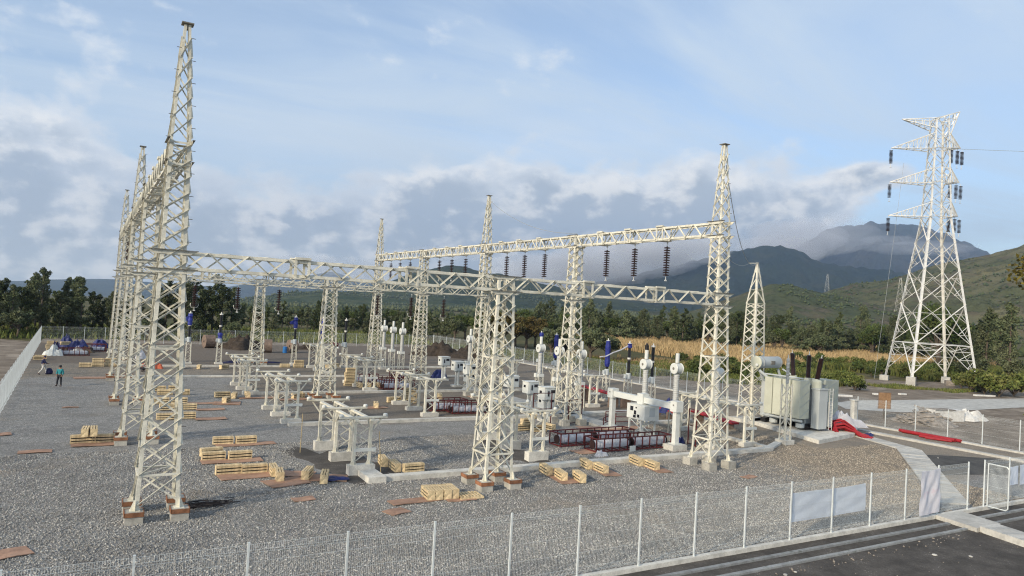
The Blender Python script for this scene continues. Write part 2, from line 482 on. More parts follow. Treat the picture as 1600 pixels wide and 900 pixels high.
def dup(root, loc=None, rz=None, label=None, group=None, scale=None):
    r = root.copy(); COL.objects.link(r)
    if loc is not None: r.location = loc
    if rz is not None: r.rotation_euler = (0, 0, rz)
    if scale is not None: r.scale = scale
    if label: r['label'] = label
    if group: r['group'] = group
    if root.name not in KIDS: KIDS[root.name] = [(c, list(c.children)) for c in root.children]
    for c, gs in KIDS[root.name]:
        k = c.copy(); COL.objects.link(k); k.parent = r
        for g in gs:
            q = g.copy(); COL.objects.link(q); q.parent = k
    return r


# ------------------------------------------------------------------ terrain
def vnoise(x, y, seed):
    def h(i, j):
        n = (i * 374761393 + j * 668265263 + seed * 1442695041) & 0xffffffff
        n = ((n ^ (n >> 13)) * 1274126177) & 0xffffffff
        return ((n ^ (n >> 16)) & 0xffff) / 65535.0
    xi, yi = np.floor(x).astype(np.int64), np.floor(y).astype(np.int64); xf, yf = x - xi, y - yi
    u, w = xf * xf * (3 - 2 * xf), yf * yf * (3 - 2 * yf)
    return (h(xi, yi) * (1 - u) + h(xi + 1, yi) * u) * (1 - w) + (h(xi, yi + 1) * (1 - u) + h(xi + 1, yi + 1) * u) * w


def fbm(x, y, seed, oct=5, ridged=False):
    s = 0; a = 0.5; tot = 0
    for k in range(oct):
        n = vnoise(x * 2 ** k, y * 2 ** k, seed + k)
        if ridged: n = 1 - np.abs(2 * n - 1)
        s = s + a * n; tot += a; a *= 0.52
    return s / tot


def grade(az):      # the land falls away gently towards the left of the view
    return -0.0165 * np.clip((33 - az) / 26.0, 0, 1)


# base ground: one sheet out to the horizon, falling a little on the left beyond the site
_rad = np.concatenate([np.array([0.01]), np.linspace(40, 200, 9), np.geomspace(240, 15000, 30)])
_az = np.linspace(-180, 180, 145)[:-1]
_A, _D = np.meshgrid(_az, _rad)
_z = -0.14 + np.maximum(_D - 190, 0) * grade(np.where(_A < -90, _A + 360, _A)) * (np.abs(_A - 20) < 100)
gv = np.stack([np.sin(np.radians(_A)) * _D, np.cos(np.radians(_A)) * _D, _z], -1).reshape(-1, 3)
nA = len(_az); gf = []
for i in range(len(_rad) - 1):
    for j in range(nA):
        k = (j + 1) % nA
        gf.append((i * nA + j, i * nA + k, (i + 1) * nA + k, (i + 1) * nA + j))
struct(obj('ground', fast_mesh('ground', gv, np.array(gf), M['field'], True)))

RIDGES = {
 'volcano':(7000,[(46,330),(48.69, 466.4), (51.33, 641.0), (53.32, 824.9), (54.0, 863.0), (55.3, 861.1), (56.61, 909.3), (57.18, 895.2), (58.46, 900.3), (59.57, 872.2), (60.31, 833.8), (61.11, 801.1), (62.09, 737.0), (63.64, 643.1), (65.47, 532.3), (68.12, 428.6), (72, 330)]),
 'cone':(6000,[(50.5,340),(52.05, 413.4), (53.02, 495.7), (53.53, 511.8), (54.17, 523.2), (54.75, 544.1), (55.81, 609.1), (57.02, 656.2), (57.56, 640.0), (58.04, 630.9), (59.16, 589.6), (60.98, 536.1), (62.65, 497.5), (65.48, 405.2), (70, 300)]),
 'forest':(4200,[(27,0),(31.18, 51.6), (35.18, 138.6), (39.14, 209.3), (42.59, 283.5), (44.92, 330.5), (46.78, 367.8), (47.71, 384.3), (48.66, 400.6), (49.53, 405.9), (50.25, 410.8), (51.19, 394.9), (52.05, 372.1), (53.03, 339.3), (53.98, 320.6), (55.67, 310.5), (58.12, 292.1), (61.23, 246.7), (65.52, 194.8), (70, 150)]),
 'midhill':(2600,[(13,-12),(16.19, 10.4), (18.1, 33.5), (20.37, 67.0), (21.97, 98.9), (23.59, 124.1), (24.69, 132.9), (25.6, 138.9), (26.72, 132.7), (27.55, 121.0), (29.19, 116.0), (31.09, 102.3), (33.66, 85.5), (36.73, 58.5), (40.24, 39.7), (45.12, 20.4), (49, 0)]),
 'lefthill':(1900,[(1,-55),(6.28, -39.8), (9.73, -13.5), (11.52, -0.6), (13.35, 11.0), (15.22, 18.0), (16.66, 18.3), (19.1, 13.9), (22.08, 11.2), (26.12, 5.4), (30.2, -0.6), (35.29, -4.6), (40, -15)]),
 'range':(8000,[(-26,-40),(-18,-60),(-11.47, -74.4), (-7.24, -46.7), (-5.26, -40.3), (-3.89, -19.1), (-2.11, 9.1), (-0.64, 28.9), (1.27, 43.6), (3.68, 33.9), (6.19, 23.8), (8.79, 33.1), (11.45, 123.4), (13.28, 167.0), (15.14, 231.9), (16.09, 261.2), (17.66, 192.1), (20.02, 184.4), (23.02, 167.2), (28.11, 108.8), (36, 60)]),
 'righthill':(1300,[(45,-8),(48.87, 6.4), (51.51, 33.7), (53.51, 58.4), (54.48, 67.8), (55.47, 75.0), (56.54, 77.9), (57.39, 80.7), (58.6, 91.8), (60.06, 103.8), (61.91, 118.5), (63.71, 125.8), (64.78, 135.5), (65.42, 140.3), (67.39, 154.9), (70.47, 167.8), (74.37, 169.0), (82, 160)]),
 'spur':(1000,[(39,-12),(42.26, 2.7), (45.1, 20.2), (47.27, 35.9), (48.76, 47.4), (49.92, 55.0), (51.18, 55.1), (52.33, 50.2), (53.51, 46.1), (55.35, 39.5), (57.41, 33.3), (60.17, 26.5), (66, 5)]),
 'greenknoll':(520,[(13,-16),(16.33, -10.9), (17.73, -3.9), (18.79, -1.8), (19.87, -2.2), (22.13, -5.0), (23.24, -6.5), (25.21, -7.7), (28, -11)]),
 'plain':(1500,[(12,-30),(15.32, -25.1), (18.2, -19.8), (21.13, -11.7), (25.13, -4.6), (30.2, 1.4), (35.28, 6.2), (40.27, 11.0), (43.2, 12.7), (46.07, 14.4), (49.76, 14.9), (55, 5)]),
}
HILL = {   # near depth, far depth (fractions of distance), bump amount, bump size, material colours
 'volcano': (0.30, 0.45, 0.20, 600, hill_mat('volcano_slope', (0.045, 0.048, 0.040), (0.095, 0.088, 0.074), (0.035, 0.042, 0.030), 0.0016, 0.012)),
 'cone': (0.20, 0.30, 0.22, 420, hill_mat('ash_cone_slope', (0.030, 0.033, 0.028), (0.065, 0.060, 0.05), (0.02, 0.027, 0.018), 0.0022, 0.015)),
 'forest': (0.33, 0.40, 0.20, 380, hill_mat('forest_slope', (0.012, 0.021, 0.012), (0.022, 0.031, 0.016), (0.034, 0.038, 0.02), 0.0030, 0.030)),  # cloud shade over this mountain is put into its darkened greens
 'midhill': (0.36, 0.40, 0.16, 260, hill_mat('wooded_hill', (0.022, 0.036, 0.016), (0.052, 0.062, 0.025), (0.03, 0.042, 0.018), 0.0050, 0.045)),
 'lefthill': (0.45, 0.40, 0.16, 220, hill_mat('left_green_hill', (0.036, 0.055, 0.022), (0.085, 0.095, 0.040), (0.05, 0.065, 0.028), 0.0060, 0.05)),
 'range': (0.25, 0.30, 0.20, 700, hill_mat('far_range_slope', (0.030, 0.042, 0.028), (0.055, 0.062, 0.04), (0.04, 0.05, 0.03), 0.0016, 0.012)),
 'righthill': (0.52, 0.35, 0.15, 170, hill_mat('dry_grass_hill', (0.085, 0.092, 0.045), (0.150, 0.138, 0.075), (0.105, 0.082, 0.055), 0.0080, 0.075)),
 'spur': (0.48, 0.25, 0.14, 120, hill_mat('farm_hill', (0.075, 0.086, 0.042), (0.125, 0.102, 0.072), (0.060, 0.078, 0.035), 0.0100, 0.09)),
 'greenknoll': (0.42, 0.30, 0.06, 70, hill_mat('bright_green_knoll', (0.075, 0.105, 0.028), (0.115, 0.135, 0.045), (0.05, 0.075, 0.022), 0.02, 0.16)),
 'plain': (0.50, 0.40, 0.10, 160, hill_mat('plain_fields', (0.060, 0.066, 0.034), (0.12, 0.10, 0.066), (0.040, 0.055, 0.025), 0.0080, 0.06)),
}
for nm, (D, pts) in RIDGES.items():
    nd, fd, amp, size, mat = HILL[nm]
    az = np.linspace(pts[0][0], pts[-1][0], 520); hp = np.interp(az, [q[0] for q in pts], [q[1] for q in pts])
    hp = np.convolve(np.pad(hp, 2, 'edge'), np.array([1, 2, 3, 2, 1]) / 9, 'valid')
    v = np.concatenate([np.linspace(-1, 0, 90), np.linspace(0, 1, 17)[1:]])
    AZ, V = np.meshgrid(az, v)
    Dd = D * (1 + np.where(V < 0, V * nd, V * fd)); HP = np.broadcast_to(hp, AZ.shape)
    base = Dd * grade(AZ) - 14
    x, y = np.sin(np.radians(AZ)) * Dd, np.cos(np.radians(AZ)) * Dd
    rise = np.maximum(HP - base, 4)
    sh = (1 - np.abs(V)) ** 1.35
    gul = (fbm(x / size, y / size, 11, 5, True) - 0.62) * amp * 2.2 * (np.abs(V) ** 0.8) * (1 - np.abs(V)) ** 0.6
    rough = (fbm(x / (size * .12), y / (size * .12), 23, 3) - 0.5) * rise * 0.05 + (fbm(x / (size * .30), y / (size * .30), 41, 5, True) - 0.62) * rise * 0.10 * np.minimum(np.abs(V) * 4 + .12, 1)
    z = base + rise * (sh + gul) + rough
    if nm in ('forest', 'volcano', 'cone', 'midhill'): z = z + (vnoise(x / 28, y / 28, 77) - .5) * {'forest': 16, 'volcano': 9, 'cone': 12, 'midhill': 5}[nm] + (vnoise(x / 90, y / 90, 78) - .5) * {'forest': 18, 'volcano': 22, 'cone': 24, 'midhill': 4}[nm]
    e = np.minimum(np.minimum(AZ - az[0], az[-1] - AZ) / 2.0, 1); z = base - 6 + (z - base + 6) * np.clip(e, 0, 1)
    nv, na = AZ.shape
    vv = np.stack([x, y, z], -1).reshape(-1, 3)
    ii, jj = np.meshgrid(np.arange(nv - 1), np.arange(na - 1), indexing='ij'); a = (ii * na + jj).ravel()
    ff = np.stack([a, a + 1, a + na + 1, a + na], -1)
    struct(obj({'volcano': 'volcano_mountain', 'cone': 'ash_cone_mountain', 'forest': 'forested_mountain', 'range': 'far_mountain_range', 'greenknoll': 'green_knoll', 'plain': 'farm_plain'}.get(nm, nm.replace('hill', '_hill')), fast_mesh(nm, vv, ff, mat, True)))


def sheet(name, pts, mat, z=None):
    mb = MB(); mb.add([(p[0], p[1], p[2] if len(p) > 2 else z) for p in pts], [tuple(range(len(pts)))])
    return struct(obj(name, mb.mesh(name, mat)))


def slab(name, pts, z0, z1, mat, parent=None):
    n = len(pts); mb = MB()
    mb.add([(x, y, z0) for x, y in pts] + [(x, y, z1) for x, y in pts], [tuple(range(n))[::-1], tuple(range(n, 2 * n))] + [(i, (i + 1) % n, (i + 1) % n + n, i + n) for i in range(n)])
    return obj(name, mb.mesh(name, mat), parent)

# ------------------------------------------------------------------ site ground
sheet('gravel_yard', [(-4.4, 19.55), (61.3, 19.55), (57.2, 127.4), (-6.0, 120.6)], M['gravel'], 0.0)
sheet('soil_strip', [(-40, 17.95), (90, 17.95), (90, 19.6), (-40, 19.6)], M['dark_soil'], -0.03)
sheet('foreground_soil', [(-40, 2), (90, 2), (90, 17.75), (-40, 17.75)], M['dark_soil'], -0.035)
sheet('left_soil', [(-30, 19.6), (-4.5, 19.6), (-6.2, 123), (-30, 140)], M['brown_soil'], -0.05)
sheet('back_soil', [(-6.2, 120), (57.5, 127), (60, 136), (-6, 132)], M['brown_soil'], -0.055)
sheet('outer_soil', [(61.2, 19.6), (150, 19.6), (170, 66), (118, 70), (100, 82), (58, 128), (57.1, 127)], M['brown_soil'], -0.05)
sheet('soil_patch', [(44.2, 25.3), (47.5, 24.6), (51, 23.6), (56.2, 23.8), (56.1, 27.0), (53.6, 28.6), (50.6, 30.0), (48.4, 28.8), (45.4, 26.6)], M['asphalt'], 0.006)
sheet('access_road', [(69.6, 48.2), (71.5, 46.8), (74.5, 45.0), (83, 44.4), (106, 44.8), (150, 42), (150, 51), (112, 50.9), (89, 52.4), (78, 53.2), (73, 52.0)], M['concrete_pale'], -0.02)


def kerb(label, pts, z1=0.2, z0=-0.05, mat='concrete', name='kerb'):
    o = slab(name, pts, z0, z1, M[mat]); struct(o); return o


def rect(x0, y0, x1, y1): return [(x0, y0), (x1, y0), (x1, y1), (x0, y1)]


# drain along the front fence: two thin walls and a wet floor
struct(slab('drain_wall', rect(-40, 18.55, 34.9, 18.72), -0.6, 0.05, M['concrete_dark']))
struct(slab('drain_wall', rect(-40, 17.78, 34.9, 17.95), -0.6, 0.03, M['concrete_dark']))
struct(slab('drain_wall', rect(36.9, 18.55, 90, 18.72), -0.6, 0.06, M['concrete_dark']))
struct(slab('drain_wall', rect(36.9, 17.78, 90, 17.95), -0.6, 0.04, M['concrete_dark']))
for x0, x1 in ((-40, 34.9), (36.9, 90)):
    struct(slab('drain_floor', rect(x0, 17.952, x1, 18.548), -0.65, -0.46, M['concrete_dark']))
struct(slab('fence_footing', rect(-40, 19.40, 61.5, 19.62), -0.25, 0.13, M['concrete']))
struct(slab('slab_bridge', [(34.9, 17.4), (36.9, 17.4), (37.3, 19.38), (35.2, 19.38)], -0.12, 0.16, M['concrete_pale']))
sl = slab('slab_path', [(34.55, 14.9), (35.75, 14.2), (36.4, 17.30), (35.1, 17.38)], -0.10, 0.24, M['concrete_pale']); struct(sl)
for k in range(3):
    f = k / 3; obj('slab_joint', MB().box((34.95 + 0.42 * f + .2, 15.3 + 0.75 * k, 0.302), (1.25, 0.03, 0.004), R(-22)).mesh('slab_joint', M['concrete_dark']), sl)
# kerbs / duct edges across the yard
kerb('', rect(12.9, 33.55, 40.8, 34.1), 0.24)
kerb('', rect(12.0, 33.4, 12.9, 35.0), 0.30)
kerb('', rect(11.9, 49.25, 38.5, 49.75), 0.22)
kerb('', rect(12.4, 64.95, 40, 65.4), 0.20)
kerb('', rect(2.2, 78.1, 44, 78.5), 0.18)
kerb('', rect(2.2, 88.4, 44, 88.8), 0.18)
kerb('', rect(38.5, 44.6, 46.5, 45.2), 0.2)
kerb('', rect(36.5, 50.0, 46.5, 50.5), 0.2)
kerb('', rect(40.8, 33.9, 41.3, 38.8), 0.2)
kerb('', [(41.35, 34.0), (46.8, 36.8), (46.8, 37.3), (41.35, 34.6)], 0.16)
struct(slab('cable_trench', rect(33.9, 43.9, 35.5, 66.5), -0.05, 0.22, M['concrete_pale']))
kerb('', [(56.3, 39.4), (56.75, 25.2), (57.2, 25.2), (57.0, 39.4)], 0.16, mat='concrete_pale')
kerb('', [(60.95, 19.9), (61.6, 19.9), (57.6, 127), (57.0, 127)], 0.12, -0.1, 'concrete_pale')
kerb('', [(53.3, 36.0), (53.7, 36.0), (57.0, 39.6), (56.6, 39.8)], 0.14, mat='concrete_pale')
# path of paving slabs from the gate to the transformer: each slab is a piece
pth = struct(obj('slab_walkway', None)); pth.empty_display_size = 0.3
_pm = MB().box((0, 0, 0), (1, 1, 0.10)).mesh('slab', M['concrete_pale'])
P0, P1 = [(38.2, 21.0), (51.8, 31.6)], [(39.7, 20.2), (53.0, 30.4)]
for k in range(26):
    f0, f1 = k / 26, (k + 1) / 26 - 0.004
    q = [tuple(P0[0][i] + (P0[1][i] - P0[0][i]) * f for i in (0, 1)) for f in (f0, f1)] + [tuple(P1[0][i] + (P1[1][i] - P1[0][i]) * f for i in (0, 1)) for f in (f1, f0)]
    slab('slab', q, -0.04, 0.075 + random.uniform(-.012, .012), M['concrete_pale'], pth)
P0, P1 = [(51.8, 31.6), (53.4, 36.2)], [(53.0, 30.4), (54.6, 35.6)]
for k in range(7):
    f0, f1 = k / 7, (k + 1) / 7 - 0.01
    q = [tuple(P0[0][i] + (P0[1][i] - P0[0][i]) * f for i in (0, 1)) for f in (f0, f1)] + [tuple(P1[0][i] + (P1[1][i] - P1[0][i]) * f for i in (0, 1)) for f in (f1, f0)]
    slab('slab', q, -0.04, 0.075 + random.uniform(-.012, .012), M['concrete_pale'], pth)


def dirt(name, cx, cy, rx, ry, rz, h, mat, seed, n=26, m=12, pit=0.0):
    """an uneven low heap or scraped patch of soil"""
    vs, fs = [], []
    for i in range(m + 1):
        q = i / m
        for j in range(n):
            a = 2 * math.pi * j / n
            w = 1 + 0.28 * math.sin(3 * a + seed) + 0.16 * math.sin(7 * a + 2.3 * seed) + 0.09 * math.sin(13 * a + seed * 5)
            x, y = q * w * rx * math.cos(a), q * w * ry * math.sin(a)
            z = h * (1 - q) ** 0.9 * (1 + 0.35 * math.sin(4.1 * x + seed) * math.sin(3.7 * y - seed)) + 0.012 - 0.1 * (q ** 8)
            c, s_ = math.cos(rz), math.sin(rz)
            vs.append((cx + c * x - s_ * y, cy + s_ * x + c * y, z))
    for i in range(m):
        for j in range(n): fs.append((i * n + j, (i + 1) * n + j, (i + 1) * n + (j + 1) % n, i * n + (j + 1) % n))
    mb = MB(); mb.add(vs, fs)
    return obj(name, mb.mesh(name, M[mat], True))


struct(dirt('excavated_soil', 11.6, 38.3, 1.7, 5.0, R(8), 0.05, 'dark_soil', 1.3))
struct(dirt('excavated_soil', 13.4, 36.6, 1.0, 3.0, R(0), 0.06, 'dark_soil', 2.3))
struct(dirt('excavated_soil', 22.6, 38.3, 1.6, 4.4, R(0), 0.05, 'dark_soil', 3.9))
for (x, y, rx, ry, h, lab) in ((20.0, 115.6, 3.2, 2.4, 2.1, 'tall heap of dark soil by the back fence, left of the far middle tower'),
                               (50.2, 108.6, 4.2, 3.2, 2.2, 'dark soil heap behind the cabinets, the left one of two'),
                               (53.4, 105.6, 3.6, 3.0, 1.8, 'dark soil heap behind the cabinets, the right one of two'),
                               (31.0, 117.0, 3.0, 1.6, 0.8, 'low dark soil mound beside the cable reels')):
    tag(dirt('soil_heap', x, y, rx, ry, 0.2, h, 'pile_soil', x), lab, 'soil heap', 'soil heaps at the far end of the yard')


# real stones on the near part of the yard, where single stones show
def stones(name, n, xs, ys, rmin, rmax, dens_fn=None, seed=1, mat=None, z0=0.0):
    g = np.random.default_rng(seed)
    x = g.uniform(*xs, n); y = ys[0] + (ys[1] - ys[0]) * g.random(n) ** 1.5
    if dens_fn is not None:
        k = dens_fn(x, y); x, y = x[k], y[k]; n = len(x)
    r = g.uniform(rmin, rmax, n)
    base = np.array([(1, 0, 0), (0, 1, 0), (-1, 0, 0), (0, -1, 0), (0, 0, 1), (0, 0, -1)], float)
    v = base[None] * g.uniform(0.55, 1.2, (n, 6, 1)) * r[:, None, None]
    v[:, :, 2] *= 0.8; th = g.uniform(0, 6.28, n); ph = g.uniform(-.7, .7, n)
    c, s_ = np.cos(ph)[:, None], np.sin(ph)[:, None]
    vx, vz = v[:, :, 0] * c - v[:, :, 2] * s_, v[:, :, 0] * s_ + v[:, :, 2] * c; v[:, :, 0], v[:, :, 2] = vx, vz
    c, s_ = np.cos(th)[:, None], np.sin(th)[:, None]
    vx, vy = v[:, :, 0] * c - v[:, :, 1] * s_, v[:, :, 0] * s_ + v[:, :, 1] * c; v[:, :, 0], v[:, :, 1] = vx, vy
    v += np.stack([x, y, z0 + r * 0.35], -1)[:, None, :]
    tri = np.array([(0, 1, 4), (1, 2, 4), (2, 3, 4), (3, 0, 4), (1, 0, 5), (2, 1, 5), (3, 2, 5), (0, 3, 5)])
    f = (tri[None] + (np.arange(n) * 6)[:, None, None]).reshape(-1, 3)
    return stuff(obj(name, fast_mesh(name, v.reshape(-1, 3), f, mat)))


def stone_mat():
    m, t, b = principled('loose_stone', 0.95, 0, 0.15)
    g = t.node('ShaderNodeNewGeometry')
    col = t.ramp(g.outputs['Random Per Island'], [(0, (0.165, 0.162, 0.156)), (0.5, (0.29, 0.284, 0.268)), (0.85, (0.415, 0.405, 0.378)), (1.0, (0.58, 0.565, 0.525))])
    sep = t.node('ShaderNodeSeparateXYZ', Vector=g.outputs['Position'])
    big = t.noise(g.outputs['Position'], 0.13, 5, 0.6)
    X = t.math('ADD', sep.outputs[0], t.math('MULTIPLY', t.math('SUBTRACT', big, 0.5), 9.0))
    col = t.mix(t.math('MULTIPLY', t.sstep(X, 31, 41), 0.6), col, t.mix(1.0, col, (1.0, 0.84, 0.65), 'MULTIPLY'))
    col = t.mix(t.math('MULTIPLY', t.sstep(t.noise(g.outputs['Position'], 0.17, 5, 0.6, dist=1.0), 0.55, 0.68), 0.45), col, (0.27, 0.235, 0.19))
    damp = t.math('MULTIPLY', t.sstep(t.noise(g.outputs['Position'], 0.30, 6, 0.65, dist=1.5), 0.47, 0.62), 0.36)
    col = t.mix(damp, col, (0.13, 0.128, 0.125))
    t.l.new(col, b.inputs['Base Color'])
    return m


M['stone'] = stone_mat()


def not_pit(x, y):
    pit = (((x - 11.6) / 1.6) ** 2 + ((y - 38.3) / 4.8) ** 2 < 1) | (((x - 13.4) / .9) ** 2 + ((y - 36.6) / 2.8) ** 2 < 1) | (((x - 22.6) / 1.5) ** 2 + ((y - 38.3) / 4.2) ** 2 < 1)
    k = ((x > 12) & (x < 41.3) & (y > 33.5) & (y < 34.15))
    near_path = np.abs((y - 20.6) - (x - 38.95) * 0.78) < 1.1
    slabd = ((x > 45.5) & (y > 33.2)) | ((x > 44.6) & (y < 20.2 + .78 * (x - 39.7))) | (x > 51.6)
    return ~(pit | k | (near_path & (x > 37.5)) | slabd)


stones('gravel_stones', 205000, (-4.3, 52), (19.65, 44), 0.018, 0.052, not_pit, 3, M['stone'])
stones('scattered_stones', 350, (8, 60), (9, 17.6), 0.012, 0.04, None, 5, M['rubble'], -0.04)
stones('drain_edge_stones', 120, (12, 36), (17.1, 17.7), 0.02, 0.07, None, 6, M['rubble'], -0.04)

# ------------------------------------------------------------------ lattice towers
A_X, Y0, BAY = 2.61, 31.35, 15.02
B_X, M_X = A_X + 29.9, A_X + 14.99
Z_FOOT = 0.45


def half(z):
    pts = [(0.45, 0.775), (9.7, 0.475), (14.7, 0.385), (19.4, 0.12)]
    return float(np.interp(z, [p[0] for p in pts], [p[1] for p in pts]))


CORN = [(-1, -1), (1, -1), (1, 1), (-1, 1)]


def corner(i, z):
    h = half(z); return Vector((CORN[i][0] * h, CORN[i][1] * h, z))


def tower_proto(top, peak, board, mid):
    t = thing('lattice_tower', 'x', 'lattice tower')
    for i, (sx, sy) in enumerate(CORN):
        f = part('footing', MB().box((sx * .79, sy * .79, Z_FOOT / 2 - .05), (0.62, 0.62, Z_FOOT + .1)), M['footing'], t)
        if board:
            mb = MB()
            for k in range(4):
                a = k * math.pi / 2; c, s_ = math.cos(a), math.sin(a)
                mb.box((sx * .79 + c * .325, sy * .79 + s_ * .325, Z_FOOT - .07), (0.03, 0.68, 0.17), a)
            part('formwork', mb, M['form'], f)
        zs = [Z_FOOT, 9.7, 14.7 if top > 10.5 else top] + ([19.4] if peak else [])
        if not peak: zs[-1] = top
        if top < 10.6: zs = [Z_FOOT, 9.7, top]
        mb = MB()
        for z0, z1 in zip(zs[:-1], zs[1:]):
            mb.angle(corner(i, z0), corner(i, z1), (-sx, 0, 0), (0, -sy, 0), 0.14 if z0 < 14 else 0.10, 0.02)
        leg = part('leg', mb, M['steel'], t)
        # foot plate with gussets
        mb = MB().box((sx * .76, sy * .76, Z_FOOT + .012), (0.36, 0.36, 0.03))
        mb.add([(sx * .78, sy * .62, .46), (sx * .78, sy * .95, .46), (sx * .775, sy * .80, .85), (sx * .755, sy * .62, .46), (sx * .755, sy * .95, .46), (sx * .75, sy * .80, .85)], [(0, 1, 2), (3, 5, 4), (0, 3, 4, 1), (1, 4, 5, 2), (2, 5, 3, 0)])
        mb.add([(sx * .62, sy * .78, .46), (sx * .95, sy * .78, .46), (sx * .80, sy * .775, .85), (sx * .62, sy * .755, .46), (sx * .95, sy * .755, .46), (sx * .80, sy * .75, .85)], [(0, 1, 2), (3, 5, 4), (0, 3, 4, 1), (1, 4, 5, 2), (2, 5, 3, 0)])
        part('base_plate', mb, M['steel'], leg)
        if i == 0 and top > 12:
            mb = MB(); z = 2.2
            while z < (19 if peak else top - .3):
                c = corner(i, z); mb.bar(c, c + Vector((-0.16, 0, 0)), .02, .02); z += 0.45
                c = corner(1, z); mb.bar(c, c + Vector((0.16, 0, 0)), .02, .02); z += 0.45
            stuff(part('step_bolt', mb, M['bolt'], leg))
    # crossed braces, a panel at a time
    levels = [0.62]
    stop = top - 0.05
    while levels[-1] < stop - 0.5:
        levels.append(levels[-1] + max(0.62, half(levels[-1]) * 2 * 0.72))
    sc = (stop - levels[0]) / (levels[-1] - levels[0]); levels = [levels[0] + (q - levels[0]) * sc for q in levels]
    if peak:
        q = [stop + 0.25]
        while q[-1] < 18.6: q.append(q[-1] + 0.80)
        pk = q
    else: pk = []
    for lv, w in ((levels, 0.062), (pk, 0.05)):
        for n, (z0, z1) in enumerate(zip(lv[:-1], lv[1:])):
            for i in range(4):
                j = (i + 1) % 4
                nrm = Vector(((CORN[i][0] + CORN[j][0]) / 2, (CORN[i][1] + CORN[j][1]) / 2, 0))
                for a, b, o in ((i, j, 0.014), (j, i, -0.016)):
                    p, q = corner(a, z0) + nrm * o, corner(b, z1) + nrm * o
                    side = (q - p).cross(nrm)
                    part('brace', MB().angle(p, q, side, nrm * (-1 if o < 0 else 1), w, 0.012), M['steel'], t)
    for z in [levels[1], mid] + ([top - .85, top] if top > 12 else []) + [9.62, 10.35]:
        for i in range(4):
            j = (i + 1) % 4; p, q = corner(i, z), corner(j, z)
            nrm = Vector(((CORN[i][0] + CORN[j][0]) / 2, (CORN[i][1] + CORN[j][1]) / 2, 0))
            part('horizontal_brace', MB().angle(p + nrm * .02, q + nrm * .02, (0, 0, -1), -nrm, 0.08, 0.012), M['steel'], t)
        if z < 9:
            part('diaphragm_brace', MB().bar(corner(0, z), corner(2, z), .07, .03), M['steel'], t)
    if peak:
        part('cap_plate', MB().box((0, 0, 19.42), (0.44, 0.44, 0.05)).box((0, 0, 19.30), (.20, .20, .2)), M['cap'], t)
    # seat brackets that carry the cross beams
    for z in [9.62, 10.36] + ([top - .84, top + .02] if top > 12 else []):
        upper = z > 12
        rot = Matrix.Rotation(math.pi / 2, 3, 'Z') if upper else Matrix.Identity(3)
        ov = .30 if upper else .42
        for sy in (-1, 1):
            h = half(z) + .012
            mb = MB()
            vs = [(-h - ov, sy * h, z + .03), (-h - .1, sy * h, z - .13), (h + .1, sy * h, z - .13), (h + ov, sy * h, z + .03),
                  (-h - ov, sy * (h + .02), z + .03), (-h - .1, sy * (h + .02), z - .13), (h + .1, sy * (h + .02), z - .13), (h + ov, sy * (h + .02), z + .03)]
            mb.add([rot @ Vector(q) for q in vs], [(0, 1, 2, 3), (7, 6, 5, 4), (0, 3, 7, 4), (1, 0, 4, 5), (2, 1, 5, 6), (3, 2, 6, 7)])
            part('beam_seat', mb, M['steel'], t)
            mb = MB(); c = rot @ Vector((0, sy * (h + .05), z + .045)); mb.box(c, (2 * h + 2 * ov, .10, .02), math.pi / 2 if upper else 0)
            part('seat_plate', mb, M['cap'], t)
            mb = MB()
            for i in range(4):
                for sx in (-1, 1):
                    mb.box(rot @ Vector((sx * (h - .02) + (i - 1.5) * .045, sy * (h + .024), z - .045 + .04 * (i % 2))), (.02, .02, .02))
            stuff(part('bolts', mb, M['bolt'], t))
    return t


P_peak = tower_proto(14.66, True, True, 6.6)
P_tall = tower_proto(14.66, False, True, 6.6)
P_low = tower_proto(10.42, False, True, 6.4)
P_peak_b = tower_proto(14.66, True, False, 6.6)
P_tall_b = tower_proto(14.66, False, False, 6.6)
used = set()


def place(proto, loc, label, group):
    if proto.name in used: return dup(proto, loc, None, label, group)
    KIDS[proto.name] = [(c, list(c.children)) for c in proto.children]
    used.add(proto.name); proto.location = loc; proto['label'] = label; proto['group'] = group
    return proto


G_T = 'white lattice towers of the switchyard gantry'
ORD = ['nearest', 'second', 'third', 'fourth', 'farthest']
for k in range(5):
    pk = k % 2 == 0
    place(P_peak if pk else P_tall, (A_X, Y0 + k * BAY, 0),
          ['tall peaked white lattice tower at the front left, nearest the camera', 'flat topped tower second from the front in the left row', 'peaked lattice tower third from the front in the left row',
           'flat topped tower fourth from the front in the left row', 'peaked lattice tower at the far end of the left row'][k], G_T)
    place(P_peak_b if pk else P_tall_b, (B_X, Y0 + k * BAY, 0),
          ['tall peaked lattice tower at the right end of the front beam, by the breaker frame', 'flat topped tower second in the right row, behind the long cable trench', 'peaked lattice tower third in the right row, partly behind the short tower',
           'flat topped tower fourth in the right row, beside the white instrument columns', 'peaked lattice tower at the far end of the right row'][k], G_T)
for k in (0, 2, 4):
    place(P_low, (M_X, Y0 + k * BAY, 0), {0: 'short white lattice tower carrying the middle of the front beam', 2: 'short lattice tower in the middle of the yard behind the left disconnector rows', 4: 'short lattice tower far back in front of the soil heap'}[k], G_T)


